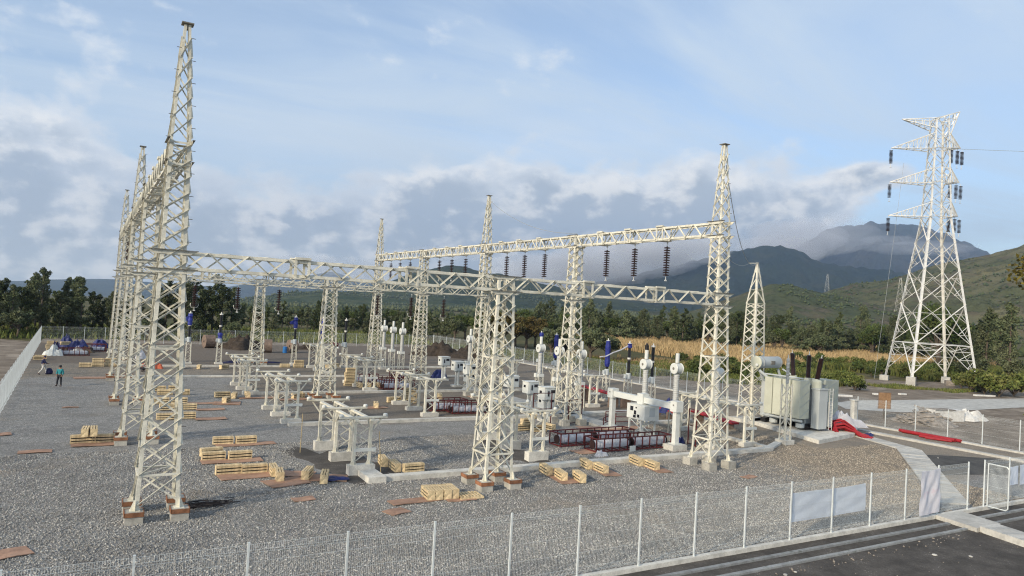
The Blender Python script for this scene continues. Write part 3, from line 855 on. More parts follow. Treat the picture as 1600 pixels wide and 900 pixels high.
# ------------------------------------------------------------------ lattice beams
def beam_proto(L, h, w, nv, frames):
    t = thing('lattice_beam', 'x', 'lattice beam')
    for sy in (-1, 1):
        for sz in (0, 1):
            part('chord', MB().angle((-L / 2, sy * w / 2, sz * h), (L / 2, sy * w / 2, sz * h), (0, -sy, 0), (0, 0, 1 - 2 * sz), 0.125, 0.016), M['steel'], t)
    p = L / nv
    for k in range(nv):
        x0 = -L / 2 + k * p; xm = x0 + p / 2; x1 = x0 + p
        for sy in (-1, 1):
            lo_, hi_ = (.03, h - .03) if sy < 0 else (h - .03, .03)
            for a, b in (((x0, lo_), (xm, hi_)), ((xm, hi_), (x1, lo_))):
                q0, q1 = Vector((a[0], sy * (w / 2 + .012), a[1])), Vector((b[0], sy * (w / 2 + .012), b[1]))
                part('diagonal_brace', MB().angle(q0, q1, (q1 - q0).cross(Vector((0, 1, 0))), (0, sy, 0), .065, .012), M['steel'], t)
        for sz in (0, 1):
            zz = -.012 if sz == 0 else h + .012
            for a, b in (((x0, -1), (xm, 1)), ((xm, 1), (x1, -1))):
                part('lacing', MB().bar((a[0], a[1] * (w / 2 - .03), zz), (b[0], b[1] * (w / 2 - .03), zz), .06, .012), M['steel'], t)
    for x in frames:
        mb = MB()
        for dx in (-.28, .28):
            for sy in (-1, 1): mb.bar((x + dx, sy * (w / 2 + .03), -.02), (x + dx, sy * (w / 2 + .03), h + .02), .11, .03, (0, 1, 0))
        mb.box((x, 0, h + .05), (0.72, w + .2, .02)).box((x, 0, -.05), (0.72, w + .2, .03))
        for sy in (-1, 1): mb.box((x, sy * (w / 2 + .05), h + .07), (0.66, .12, .10))
        part('bracket_frame', mb, M['steel'], t)
    return t


BL = BAY - 0.98
P_low_beam = beam_proto(BL, 0.74, 0.80, 9, (-2.5, 2.5))
P_top_beam = beam_proto(BL, 0.84, 0.70, 10, (-2.5, .8, 4.0))
G_B = 'lattice beams of the switchyard gantry'
for side, X in (('left', A_X), ('right', B_X)):
    for k in range(4):
        o = place(P_top_beam, (X, Y0 + (k + .5) * BAY, 13.83), 'upper lattice beam of the %s row, %s span from the camera' % (side, ORD[k] if k < 3 else 'farthest'), G_B)
        o.rotation_euler = (0, 0, R(90))
for k in (0, 2, 4):
    for q, X in ((0, A_X), (1, M_X)):
        place(P_low_beam, (X + BAY / 2 - .01, Y0 + k * BAY, 9.64), 'lower cross beam %s, %s half' % ({0: 'at the front of the yard', 2: 'across the middle of the yard', 4: 'across the far end of the yard'}[k], 'left' if q == 0 else 'right'), G_B)


# ------------------------------------------------------------------ insulator strings
def string_proto(n, r, pitch, horns):
    t = thing('insulator_string', 'x', 'insulator string')
    part('hanger', MB().tube((0, 0, 0), (0, 0, -.28), .02, n=6).box((0, 0, -.03), (.10, .05, .12)), M['steel_grey'], t)
    dm = MB().lathe([(0.03, 0.05), (0.05, 0.045), (0.055, 0.0), (r * .8, -.02), (r, -.05), (r * .96, -.085), (0.05, -.09), (.03, -.11)], 12).mesh('disc', M['porc'], False)
    for k in range(n): obj('disc', dm, t, (0, 0, -.32 - k * pitch))
    zb = -.32 - n * pitch
    part('clamp', MB().tube((0, 0, zb + .06), (0, 0, zb - .22), .022, n=6).box((0, 0, zb - .25), (.16, .06, .08)), M['steel_grey'], t)
    if horns:
        mb = MB()
        for s in (-1, 1): mb.path([(0, 0, zb), (s * .2, 0, zb - .02), (s * .3, 0, zb + .16), (s * .27, 0, zb + .3)], .018, 5)
        part('arcing_horn', mb, M['steel_grey'], t)
    return t


P_str = string_proto(12, 0.215, 0.165, False)
P_str_h = string_proto(12, 0.20, 0.142, True)
G_I = 'brown disc insulator strings hanging from the gantry beams'
ph = ['nearest', 'middle', 'farthest']
for k in range(4):
    for q, dy in enumerate((-2.5, .8, 4.0)):
        place(P_str, (B_X + .35, Y0 + (k + .5) * BAY + dy, 13.74), 'string under the right row beam, %s of three in the %s span' % (ph[q], ORD[k] if k < 3 else 'farthest'), G_I)
for q, dy in enumerate((-2.5, .8, 4.0)):
    place(P_str, (A_X + .3, Y0 + 3.5 * BAY + dy, 13.74), 'string seen through the left tower row, %s of three in the farthest span' % ph[q], G_I)
for X, nm in ((A_X, 'left'), (M_X, 'right')):
    for q, dx in enumerate((4.3, 7.5, 10.75)):
        place(P_str_h, (X + dx, Y0 + 2 * BAY, 9.45), 'horned string under the mid yard cross beam, %s of three in its %s half' % (['left', 'middle', 'right'][q], nm), G_I)


# ------------------------------------------------------------------ disconnector supports
def disco_proto(plinth):
    """three portal frames in a row, carrying two long channels and a cross beam each"""
    t = thing('disconnector_support', 'x', 'disconnector stand')
    zf = plinth
    for k in range(3):
        y = k * 3.15
        part('plinth', MB().box((0, y, zf / 2 - .1), (1.35, 0.5, zf + .2)), M['concrete'], t)
        for s in (-1, 1):
            mb = MB().bar((s * .41, y, zf), (s * .41, y, 2.72), .15, .15, (0, 1, 0)).box((s * .41, y, zf + .015), (.32, .32, .03))
            for a in range(4):
                c, s_ = math.cos(a * math.pi / 2), math.sin(a * math.pi / 2)
                b = (s * .41 + c * .076, y + s_ * .076)
                e = (s * .41 + c * .155, y + s_ * .155)
                mb.add([(b[0] - s_ * .01, b[1] + c * .01, zf + .03), (e[0] - s_ * .01, e[1] + c * .01, zf + .03), (b[0] - s_ * .01, b[1] + c * .01, zf + .3),
                        (b[0] + s_ * .01, b[1] - c * .01, zf + .03), (e[0] + s_ * .01, e[1] - c * .01, zf + .03), (b[0] + s_ * .01, b[1] - c * .01, zf + .3)],
                       [(0, 1, 2), (5, 4, 3), (0, 3, 4, 1), (1, 4, 5, 2), (2, 5, 3, 0)])
            part('post', mb, M['steel'], t)
        for z0, z1 in ((.55, 1.15), (1.2, 1.75), (1.8, 2.35)):
            for s in ((-1, 1) if k % 2 else (1, -1))[:1]:
                part('brace', MB().bar((-.34, y, zf + z0 - .4), (.34, y, zf + z1 - .5), .05, .02, (0, 1, 0)), M['steel'], t)
                part('brace', MB().bar((.34, y + .03, zf + z0 - .1), (-.34, y + .03, zf + z1 - .2), .05, .02, (0, 1, 0)), M['steel'], t)
        part('cross_beam', MB().box((0, y, 2.88), (2.5, 0.15, .09)).box((0, y + .09, 2.86), (2.2, .03, .13)), M['steel'], t)
        for s in (-1, 1):
            part('beam_end_bearing', MB().lathe([(.10, 0), (.12, .03), (.12, .11), (.06, .15)], 10, (s * 1.15, y, 2.92)), M['white_box'], t)
            part('knee_brace', MB().bar((s * .46, y, 2.15), (s * .95, y, 2.82), .07, .07, (0, 1, 0)), M['steel'], t)
    for s in (-1, 1):
        part('long_channel', MB().box((s * .41, 3.15, 2.77), (.20, 6.9, .10)), M['steel'], t)
        for y in (0.55, 2.6, 3.7, 5.75):
            part('knee_brace', MB().bar((s * .41, round(y / 3.15) * 3.15, 2.2), (s * .41, y, 2.72), .06, .06), M['steel'], t)
    part('drive_bracket', MB().box((.15, -.02, 1.25), (1.15, .12, .16)).box((.62, -.02, 1.2), (.16, .2, .1)), M['white_box'], t)
    return t


P_disc_h = disco_proto(0.52)
P_disc_l = disco_proto(0.30)
G_D = 'white disconnector stands on concrete plinths'
for pr, x, y, lab in (
    (P_disc_h, 12.22, 35.3, 'nearest white disconnector stand, on high plinths in the dug pit'),
    (P_disc_l, 12.3, 50.6, 'disconnector stand behind the pit, left of the short middle tower'),
    (P_disc_l, 12.3, 65.3, 'disconnector stand third back in the left column'),
    (P_disc_h, 23.0, 35.7, 'disconnector stand just right of the short front tower'),
    (P_disc_l, 23.1, 51.5, 'disconnector stand beside the stacked crates in mid yard'),
    (P_disc_l, 23.5, 66.6, 'disconnector stand right of the farther short tower'),
    (P_disc_l, 23.5, 81.5, 'farthest disconnector stand, in front of the far cross beam'),
    (P_disc_l, 40.45, 53.7, 'disconnector stand behind the right row tower, before the red pipes'),
    (P_disc_l, 40.4, 35.4, 'disconnector stand behind the right front tower by the transformer'),
    (P_disc_l, 40.4, 68.4, 'disconnector stand far right, half hidden behind the cabinets')):
    place(pr, (x, y, 0), lab, G_D)


def small_lattice(mb, w0, w1, z0, z1, n, lw=.06, bw=.035):
    for sx, sy in CORN:
        mb.bar((sx * w0, sy * w0, z0), (sx * w1, sy * w1, z1), lw, lw, (1, 0, 0))
    for k in range(n):
        a, b = z0 + (z1 - z0) * k / n, z0 + (z1 - z0) * (k + 1) / n
        wa, wb = w0 + (w1 - w0) * k / n, w0 + (w1 - w0) * (k + 1) / n
        for i in range(4):
            j = (i + 1) % 4; p, q = (i, j) if (k + i) % 2 else (j, i)
            mb.bar((CORN[p][0] * wa, CORN[p][1] * wa, a), (CORN[q][0] * wb, CORN[q][1] * wb, b), bw, .015, (CORN[p][0] + CORN[q][0], CORN[p][1] + CORN[q][1], 0), False)
    return mb


# ------------------------------------------------------------------ instrument columns
def ct_proto(dark_top=False):
    t = thing('current_transformer', 'x', 'current transformer')
    part('plinth', MB().box((0, 0, .08), (.9, .9, .36)), M['concrete'], t)
    part('lattice_stand', small_lattice(MB(), .30, .26, .26, 2.5, 5), M['steel'], t)
    part('base_box', MB().box((0, 0, 2.62), (.62, .62, .26)).box((-.4, 0, 2.62), (.2, .35, .35)), M['white_box'], t)
    sh = [(.20, 2.75)]
    for k in range(14): sh += [(.175, 2.80 + k * .135), (.215, 2.84 + k * .135), (.215, 2.88 + k * .135)]
    part('wrapped_column', MB().lathe(sh + [(.18, 4.72)], 14), M['wrap'], t, True)
    part('drum_head', MB().lathe([(.20, -.33), (.36, -.325), (.395, -.30), (.395, -.25), (.365, -.23), (.365, .23), (.395, .25), (.395, .30), (.36, .325), (.2, .33)], 24, (0, 0, 5.12), (1, 0, 0)), M['white_box'], t)
    part('terminal', MB().lathe([(.04, -.37), (.10, -.35), (.10, -.326)], 10, (0, 0, 5.12), (1, 0, 0)), M['cap'], t)
    part('top_bellows', MB().lathe([(.12, 5.50), (.14, 5.56), (.14, 6.15), (.11, 6.20)], 14), M['white_box'], t)
    if dark_top: part('dark_sleeve', MB().lathe([(.15, 6.2), (.15, 6.55), (.10, 6.56), (.09, 6.68)], 10), M['black'], t)
    return t


P_ct, P_ct2 = ct_proto(), ct_proto(True)
G_C = 'white current transformers with drum heads'
for pr, x, y, lab in (
    (P_ct, 37.1, 35.4, 'white drum headed column half hidden behind the right front tower'),
    (P_ct, 36.3, 38.5, 'drum headed column at the right end of the breaker frame'),
    (P_ct2, 36.1, 41.6, 'drum headed column with black sleeve on top, behind the breaker cabinet'),
    (P_ct, 36.5, 50.4, 'drum headed column close right of the second right tower'),
    (P_ct, 36.3, 53.5, 'drum headed column peeking out left of the second right tower'),
    (P_ct, 36.3, 56.6, 'drum headed column in front of a black and blue arrester'),
    (P_ct, 35.0, 68.5, 'drum headed column beside the peaked third right tower'),
    (P_ct, 32.0, 80.4, 'rightmost of the three far drum headed columns'),
    (P_ct, 32.0, 83.5, 'middle one of the three far drum headed columns'),
    (P_ct, 32.0, 86.6, 'leftmost of the three far drum headed columns')):
    place(pr, (x, y, 0), lab, G_C)


def arrester_proto(kind):
    t = thing('surge_arrester', 'x', 'surge arrester')
    part('plinth', MB().box((0, 0, .05), (.85, .85, .3)), M['concrete'], t)
    part('lattice_stand', small_lattice(MB(), .28, .24, .2, 2.55, 5), M['steel'], t)
    part('base_tank', MB().lathe([(.20, 2.55), (.24, 2.58), (.24, 3.1), (.2, 3.16)], 12).box((-.3, 0, 2.85), (.28, .3, .36)), M['grey_box'], t, False)

    def col(z0, z1):
        n = int((z1 - z0) / .11); sh = [(.13, z0)]
        for k in range(n): sh += [(.11, z0 + .02 + k * .11), (.165, z0 + .05 + k * .11), (.15, z0 + .075 + k * .11)]
        return MB().lathe(sh + [(.12, z1)], 12)
    part('insulator_column', col(3.16, 4.45), M['black'], t)
    part('flange', MB().lathe([(.10, 4.45), (.17, 4.46), (.17, 4.62), (.1, 4.63)], 12), M['steel_grey'], t)
    part('insulator_column', col(4.63, 5.85), M['black'], t)
    part('top_cap', MB().lathe([(.12, 5.85), (.2, 5.87), (.2, 5.98), (.06, 6.02), (.05, 6.2)], 12), M['steel_grey'], t)
    rg = random.Random(kind)

    def wrapm(z0, z1, r):
        pr = [(r * .7, z0)]
        n = 9
        for k in range(n + 1): pr.append((r * rg.uniform(.82, 1.12), z0 + (z1 - z0) * k / n))
        return MB().lathe(pr + [(r * .5, z1 + .04)], 9)
    if kind == 1: part('blue_cover', wrapm(3.4, 5.95, .26), M['blue_wrap'], t)
    if kind == 2: part('blue_cover', wrapm(3.2, 4.5, .24), M['blue_wrap'], t); part('blue_cover', wrapm(5.55, 6.0, .24), M['blue_wrap'], t)
    if kind == 3:
        part('blue_cover', wrapm(4.55, 5.9, .27), M['blue_wrap'], t)
        part('blue_flap', MB().add([(-.2, 0, 5.6), (-.75, .1, 5.3), (-.7, .0, 5.05), (-.2, 0, 5.0), (-.2, .05, 5.6), (-.73, .14, 5.3), (-.68, .05, 5.05), (-.2, .05, 5.0)], [(0, 1, 2, 3), (7, 6, 5, 4), (0, 4, 5, 1), (1, 5, 6, 2), (2, 6, 7, 3)]), M['blue_wrap'], t)
    if kind == 4: part('blue_cover', wrapm(2.9, 3.7, .27), M['blue_wrap'], t)
    if kind == 5:
        part('blue_cover', wrapm(5.55, 5.95, .22), M['blue_wrap'], t)
        part('white_streamer', MB().path([(-.1, 0, 5.8), (-.9, .1, 5.35), (-1.8, .2, 5.05), (-2.5, .3, 4.7), (-3.2, .35, 4.62)], .06, 6), M['plastic'], t)
    return t


AP = {k: arrester_proto(k) for k in range(6)}
G_A = 'dark surge arresters on lattice stands'
for kd, x, y, lab in (
    (3, 9.99, 91.6, 'dark arrester with blue flap, first on the left in the far row'),
    (4, 13.4, 91.8, 'black arrester with a blue cover low at its base, far row left'),
    (3, 22.2, 91.8, 'arrester with blue hood and flap in the far row before the reels'),
    (1, 25.3, 90.6, 'arrester fully wrapped in blue, left of the farther short tower top'),
    (0, 27.6, 88.4, 'bare black arrester in the far row before the green knoll'),
    (1, 44.6, 57.2, 'tall arrester fully wrapped in blue before the dark bush'),
    (5, 44.3, 53.5, 'blue topped arrester trailing a white plastic streamer'),
    (0, 44.5, 50.4, 'bare black arrester just behind the sleeved column'),
    (2, 44.5, 69.4, 'black arrester with blue wraps behind a drum headed column'),
    (1, 44.5, 66.3, 'arrester fully wrapped in blue, hidden beside the second right tower')):
    place(AP[kd], (x, y, 0), lab, G_A)

# ------------------------------------------------------------------ breaker frame and cabinets
t = thing('circuit_breaker_frame', 'white box beam frame of a circuit breaker on two posts', 'circuit breaker', (34.0, 39.3, 0))
for y in (-3.4, 3.4):
    part('plinth', MB().box((0, y, .12), (1.25, 1.0, .5)), M['concrete'], t)
    part('post', MB().box((0, y, 1.5), (.34, .34, 2.2)).box((0, y, .40), (.62, .62, .05)), M['white_box'], t)
    part('head_box', MB().box((0, y, 2.86), (.60, .60, .70)), M['white_box'], t)
    part('bolt', MB().lathe([(.05, 0), (.05, .03)], 8, (-.30, y, 2.95), (-1, 0, 0)), M['cap'], t)
part('box_beam', MB().box((0, -1.7, 2.84), (.40, 2.78, .40)).box((0, 1.7, 2.84), (.40, 2.78, .40)), M['white_box'], t)
part('head_box', MB().box((0, 0, 2.90), (.60, .60, .74)), M['white_box'], t)
mb = small_lattice(MB(), .62, .62, .25, 1.5, 2, .10, .07)
part('lattice_stand', mb, M['white_box'], t)
part('plinth', MB().box((0, 0, .1), (1.7, 1.7, .3)), M['concrete'], t)
cb = part('cabinet', MB().box((-.1, -.15, 2.02), (1.3, 1.9, 1.0)), M['white_box'], t)
for dy, dz, sy, sz in ((.42, .2, .3, .3), (.05, -.05, .22, .28), (-.3, -.25, .2, .2), (.1, -.32, .26, .18), (-.05, .3, .12, .1)):
    part('window', MB().box((-.765, dy - .15, 2.02 + dz), (.03, sy, sz)), M['screen'], cb)
part('hatch', MB().box((-.1, -1.115, 2.1), (.5, .03, .6)).box((-.1, -1.135, 2.15), (.1, .02, .1)), M['grey_box'], cb)


def cabinet_proto(low):
    t = thing('control_cabinet', 'x', 'control cabinet')
    part('plinth', MB().box((0, 0, .05), (1.0, 1.0, .3)), M['concrete'], t)
    z = 1.2 if low else 2.2
    for s in (-1, 1):
        part('post', MB().box((0, s * .3, (z - .5) / 2 + .1), (.16, .16, z - .5 + .1)), M['white_box'], t)
    part('body', MB().box((0, 0, z), (1.05, .95, .95)).box((0, 0, z + .49), (1.15, 1.05, .05)), M['white_box'], t)
    d = part('door', MB().box((.05, -.485, z), (.85, .03, .84)), M['grey_box'], t)
    part('window', MB().box((.22, -.506, z + .18), (.38, .02, .24)), M['screen'], d)
    part('handle', MB().box((-.18, -.51, z + .02), (.12, .03, .42)), M['screen'], d)
    part('vent', MB().box((-.535, .1, z + .1), (.03, .3, .2)), M['screen'], t)
    part('cable_gland', MB().box((0, 0, z - .55), (.5, .5, .16)), M['grey_box'], t)
    return t


P_cab, P_cabl = cabinet_proto(False), cabinet_proto(True)
G_K = 'white control cabinets on posts'
for pr, x, y, lab in (
    (P_cab, 34.9, 74.6, 'leftmost white control cabinet on posts, before the soil heaps'),
    (P_cab, 33.9, 69.0, 'second white control cabinet from the left, before the soil heaps'),
    (P_cab, 33.7, 65.8, 'third control cabinet from the left, beside the peaked tower'),
    (P_cab, 32.6, 55.4, 'control cabinet partly hidden behind the short front tower'),
    (P_cab, 32.1, 51.3, 'control cabinet right of the short front tower, left of a pair'),
    (P_cab, 31.4, 47.7, 'control cabinet close left of the second right tower'),
    (P_cabl, 32.6, 49.6, 'low grey doored cabinet between two taller white cabinets'),
    (P_cabl, 34.6, 67.4, 'low grey doored cabinet behind the third cabinet')):
    place(pr, (x, y, 0), lab, G_K)


# ------------------------------------------------------------------ red steel crates with white insulators in them
def red_crate_proto(L, W, Hh, nb, cyl):
    t = thing('steel_crate', 'x', 'steel crate')
    for z in (.06, Hh):
        mb = MB()
        for s in (-1, 1):
            mb.bar((-L / 2, s * W / 2, z), (L / 2, s * W / 2, z), .07, .07); mb.bar((s * L / 2, -W / 2, z), (s * L / 2, W / 2, z), .07, .07)
        if z < .1:
            for k in range(1, nb): mb.bar((-L / 2 + L * k / nb, -W / 2, z), (-L / 2 + L * k / nb, W / 2, z), .06, .06)
        part('rail_frame', mb, M['red_steel'], t)
    for k in range(nb + 1):
        for s in (-1, 1):
            x = -L / 2 + L * k / nb
            part('upright', MB().bar((x, s * W / 2, .06), (x, s * W / 2, Hh), .06, .06), M['red_steel'], t)
    for (x0, x1, y, r) in cyl:
        sh = [(r * .5, 0), (r * .95, .02)]; n = int((x1 - x0) / .22)
        for k in range(n): sh += [(r * .9, .06 + k * .22), (r, .12 + k * .22), (r, .2 + k * .22)]
        p_ = part('wrapped_insulator', MB().lathe(sh + [(r * .9, x1 - x0 - .02), (r * .5, x1 - x0)], 12, (x0, y, r + .14), (1, 0, 0)), M['plastic'], t)
        part('end_flange', MB().lathe([(r * 1.12, -.05), (r * 1.12, .01)], 12, (x0, y, r + .14), (1, 0, 0)), M['porc'], p_)
        part('end_flange', MB().lathe([(r * 1.12, 0), (r * 1.12, .06)], 12, (x1, y, r + .14), (1, 0, 0)), M['porc'], p_)
    return t


P_rc = red_crate_proto(6.3, 1.2, .85, 10, [(-3.0, -.15, 0, .26), (.15, 3.0, -.05, .28)])
P_rcs = red_crate_proto(3.2, 1.3, .9, 6, [(-1.5, 1.45, -.28, .2), (-1.5, 1.45, .3, .2)])
G_R = 'red oxide steel crates holding white wrapped insulators'
for pr, x, y, z, rz, lab in (
    (P_rc, 30.9, 36.9, .05, 1, 'long red steel crate of white insulators nearest the front kerb'),
    (P_rc, 29.6, 39.1, .05, 3, 'long red steel crate just behind the one by the front kerb'),
    (P_rcs, 26.9, 52.4, .05, -4, 'short red steel crate beside the stand in mid yard'),
    (P_rcs, 25.7, 54.0, .05, 2, 'short red steel crate with plywood on top in mid yard'),
    (P_rcs, 26.6, 67.6, .03, 0, 'lower red steel crate at the far bay'),
    (P_rcs, 26.9, 70.5, .03, 0, 'red steel crate behind the lower one at the far bay'),
    (P_rcs, 24.8, 73.0, .03, 0, 'red steel crate far back beside the stand'),
    (P_rcs, 31.0, 76.5, .03, 8, 'red steel crate in front of the three far columns'),
    (P_rcs, -1.6, 101.3, .0, 8, 'red steel crate at the front of the material heap'),
    (P_rcs, 0.3, 107.8, .0, -5, 'red steel crate on the right of the material heap')):
    o = place(pr, (x, y, z), lab, G_R); o.rotation_euler = (0, 0, R(rz))
# tall red frames standing among them
def red_frame(x, y, rz, w, h, lab):
    t = thing('safety_railing', lab, 'railing', (x, y, 0), R(rz), 'open red steel frames left standing')
    for s in (-1, 1): part('upright', MB().bar((s * w / 2, 0, 0), (s * w / 2, 0, h), .06, .06), M['red_steel'], t)
    for z in (.12, h * .55, h): part('rail', MB().bar((-w / 2, 0, z), (w / 2, 0, z), .05, .05), M['red_steel'], t)


red_frame(29.2, 44.9, 0, 1.6, 2.6, 'open red steel frame beside the crate stack')
red_frame(33.0, 46.0, 20, 1.8, 1.9, 'open red steel frame in front of the low cabinet')
red_frame(36.2, 36.6, 80, .9, 2.5, 'narrow red steel frame by the breaker frame')
red_frame(35.0, 44.2, 35, 3.2, .9, 'low red railing across the cable trench')
red_frame(37.5, 45.6, -20, 3.0, .9, 'low red railing behind the breaker frame')

# ------------------------------------------------------------------ wooden crates
_sl = MB().box((0, 0, 0), (1.15, .022, .095)).mesh('slat', M['pine'])
_en = MB().box((0, 0, 0), (.03, .34, .42)).mesh('end_board', M['pine'])
_ts = MB().box((0, 0, 0), (1.15, .085, .02)).mesh('top_slat', M['pine'])
_inner = MB().box((0, 0, 0), (1.06, .24, .32)).mesh('packed_goods', M['rebar'])  # goods near black: the shade in the slat gaps is put into their colour


def crate_proto():
    t = thing('wooden_crate', 'x', 'wooden crate')
    for s in (-1, 1):
        for z in (.07, .22, .37): obj('slat', _sl, t, (0, s * .171, z))
        obj('end_board', _en, t, (s * .56, 0, .215))
    for y in (-.12, 0, .12): obj('top_slat', _ts, t, (0, y, .435))
    obj('packed_goods', _inner, t, (0, 0, .2))
    return t


P_crate = crate_proto()
G_W = 'slatted wooden crates lying about the yard'
PI2 = 90
CR = [
    (7.0, 44.35, 0, 0, 'left crate of the two on the farthest plywood in the left foreground'), (8.25, 44.25, 0, 2, 'right crate of the two on the farthest plywood in the left foreground'),
    (5.95, 40.35, 0, 0, 'left crate of the pair on the second plywood sheet behind the front left tower'), (7.25, 40.25, 0, 1, 'right crate of the pair on the second plywood sheet right of the tower'), (5.9, 40.85, .12, 9, 'crate lying askew behind the pair on the second plywood sheet'),
    (6.2, 37.1, 0, 1, 'left crate of the row on the nearest big plywood sheet'), (7.38, 37.05, 0, 1, 'middle crate of the row on the nearest big plywood sheet'), (8.2, 36.5, 0, 86, 'end-on crate at the right of the row on the nearest plywood sheet'), (8.25, 35.45, 0, 82, 'end-on crate nearest the camera on the big plywood sheet'),
    (9.55, 35.3, 0, 62, 'farther crate beside the blue sheet on plywood'), (10.15, 34.45, 0, 72, 'nearer crate beside the blue sheet on plywood'),
    (14.0, 36.9, 0, 80, 'farthest crate of three on the kerb by the pit'), (14.2, 35.65, 0, 82, 'middle crate of three on the kerb by the pit'), (14.9, 34.85, .05, 4, 'crate lying along the kerb right of the pit'),
    (13.7, 30.2, .02, 82, 'leftmost crate of the upright bundle at front centre'), (14.08, 30.15, .02, 82, 'second crate of the upright bundle at front centre'), (14.46, 30.1, .02, 82, 'third crate of the upright bundle at front centre'), (14.84, 30.1, .02, 82, 'rightmost crate of the upright bundle at front centre'),
    (21.65, 32.6, 0, 80, 'farther crate on the plywood just right of the short front tower'), (21.8, 31.4, 0, 80, 'nearer crate on the plywood just right of the short front tower'), (22.5, 30.7, 0, 78, 'single crate right of the plywood near the short front tower'),
    (24.75, 33.2, 0, 78, 'farther crate of the pair on the plywood before the red crates'), (24.9, 32.0, 0, 80, 'nearer crate of the pair on the plywood before the red crates'),
    (28.25, 33.0, 0, 78, 'farther crate of the pair left of the right front tower'), (28.45, 31.85, 0, 80, 'nearer crate of the pair left of the right front tower'),
    (0.0, 46.35, 0, 4, 'bottom crate of the small heap on plywood left of the front tower'), (.1, 46.3, .45, 88, 'left crate on top of the heap left of the front tower'), (.5, 46.3, .45, 92, 'right crate on top of the heap left of the front tower'), (1.0, 46.4, 0, 0, 'low crate at the right of the heap left of the front tower'),
    (4.7, 53.4, 0, 0, 'left crate of the nearest pair seen through the front left tower'), (6.0, 53.5, 0, 0, 'right crate of the nearest pair seen through the front left tower'),
    (5.2, 57.4, 0, 0, 'left crate of the second pair seen through the front left tower'), (6.5, 57.5, 0, 0, 'right crate of the second pair seen through the front left tower'),
    (4.9, 60.6, 0, 0, 'left crate of the third pair seen through the front left tower'), (6.2, 60.6, 0, 0, 'right crate of the third pair seen through the front left tower'),
    (5.6, 65.6, 0, 0, 'left crate of the low row behind the front left tower'), (6.9, 65.5, 0, 0, 'right crate of the low row behind the front left tower'),
    (5.3, 67.9, 0, 0, 'left crate of the farthest row behind the front left tower'), (6.6, 67.9, 0, 0, 'right crate of the farthest row behind the front left tower'),
    (9.75, 63.6, 0, 10, 'left crate of the small group left of the second stand'), (10.6, 63.1, 0, 75, 'middle crate of the small group left of the second stand'), (9.6, 60.5, 0, 65, 'crate askew on the plywood left of the second stand'), (11.7, 63.4, 0, 84, 'right end-on crate of the group left of the second stand'),
    (13.9, 62.4, 0, 80, 'crate under the left side of the second stand'), (15.6, 62.2, 0, 30, 'crate behind the legs of the second stand'), (16.0, 62.8, 0, 80, 'upended crate behind the legs of the second stand'),
    (20.5, 56.4, 0, 75, 'single long crate on bare gravel in mid yard'),
    (23.0, 58.9, 0, 5, 'low crate behind the stack in mid yard'), (24.1, 58.0, 0, 5, 'bottom crate of the stack in mid yard'), (24.15, 58.05, .45, 8, 'middle crate of the stack in mid yard'), (24.1, 58.1, .9, 12, 'top crate of the stack in mid yard'), (26.4, 56.9, .55, 70, 'crate tilted against the stand in mid yard'),
    (22.7, 70.4, 0, 0, 'bottom crate of the stack by the farther stand'), (22.75, 70.4, .45, 4, 'second crate up the stack by the farther stand'), (22.7, 70.4, .9, -3, 'third crate up the stack by the farther stand'), (22.8, 70.4, 1.35, 2, 'top crate of the stack by the farther stand'),
    (23.3, 69.2, 0, 88, 'end-on crate left of the three by the farther stand'), (24.2, 69.1, 0, 85, 'end-on crate in the middle of the three by the farther stand'), (25.3, 69.3, 0, 88, 'end-on crate right of the three by the farther stand'),
    (27.3, 44.4, 0, 6, 'bottom left crate of the stack behind the right near stand'), (28.2, 43.7, 0, 0, 'bottom right crate of the stack behind the right near stand'), (27.6, 44.3, .45, 10, 'middle crate of the stack behind the right near stand'), (28.0, 44.2, .9, 70, 'top crate of the stack behind the right near stand'), (28.6, 43.0, .25, 100, 'crate slipping down the front of the stack behind the right near stand'),
    (20.3, 88.0, .0, 0, 'low crate on the far kerb left of the reel tower'), (21.9, 88.0, .0, 0, 'bottom crate of the two high stack on the far kerb'), (21.95, 88.0, .45, 3, 'top crate of the two high stack on the far kerb'), (25.2, 87.3, .0, 80, 'end-on crate on the far kerb'), (26.2, 87.6, .1, 15, 'crate leaning on the far kerb'),
    (8.8, 86.2, 0, 70, 'crate at the left of the three by the far kerb'), (10.6, 86.1, 0, 75, 'middle crate of the three by the far kerb'), (13.2, 86.0, 0, 40, 'right crate of the three by the far kerb'),
    (-.25, 87.2, 0, 0, 'single pale crate left of the block of crates by the left row'), (.9, 87.9, 0, 2, 'lower left crate of the block by the left tower row'), (.9, 87.9, .45, 0, 'upper left crate of the block by the left tower row'), (2.1, 88.1, 0, -2, 'lower right crate of the block by the left tower row'), (2.1, 88.1, .45, 1, 'upper right crate of the block by the left tower row'),
    (-4.7, 94.9, 0, 4, 'yellow crate against the left fence'), (-4.6, 96.0, 0, 0, 'crate behind the yellow one against the left fence'),
    (-4.0, 105.6, .0, 10, 'low crate at the left of the material heap'), (-4.1, 105.6, .45, 6, 'crate second up at the left of the material heap'), (-4.0, 105.7, .9, 0, 'crate third up at the left of the material heap'), (-2.6, 106.4, .8, 25, 'tilted crate in the material heap'),
]
for x, y, z, a, lab in CR:
    o = place(P_crate, (x, y, z + .03), lab, G_W)
    o.rotation_euler = (0, 0, R(a + random.uniform(-3, 3)))
    if y < 93 and z == 0: o.scale = (random.uniform(.95, 1.06), 1, random.uniform(.95, 1.05))


t = thing('wooden_pallet', 'open wooden pallet lying right of the crate bundle at front centre', 'pallet', (15.55, 29.7, .05), R(-4))
for k in range(7): part('slat', MB().box((-.5 + k * .165, 0, .11), (.09, .9, .02)), M['pine'], t)
for y in (-.4, 0, .4): part('bearer', MB().box((0, y, .05), (1.15, .08, .1)), M['pine'], t)


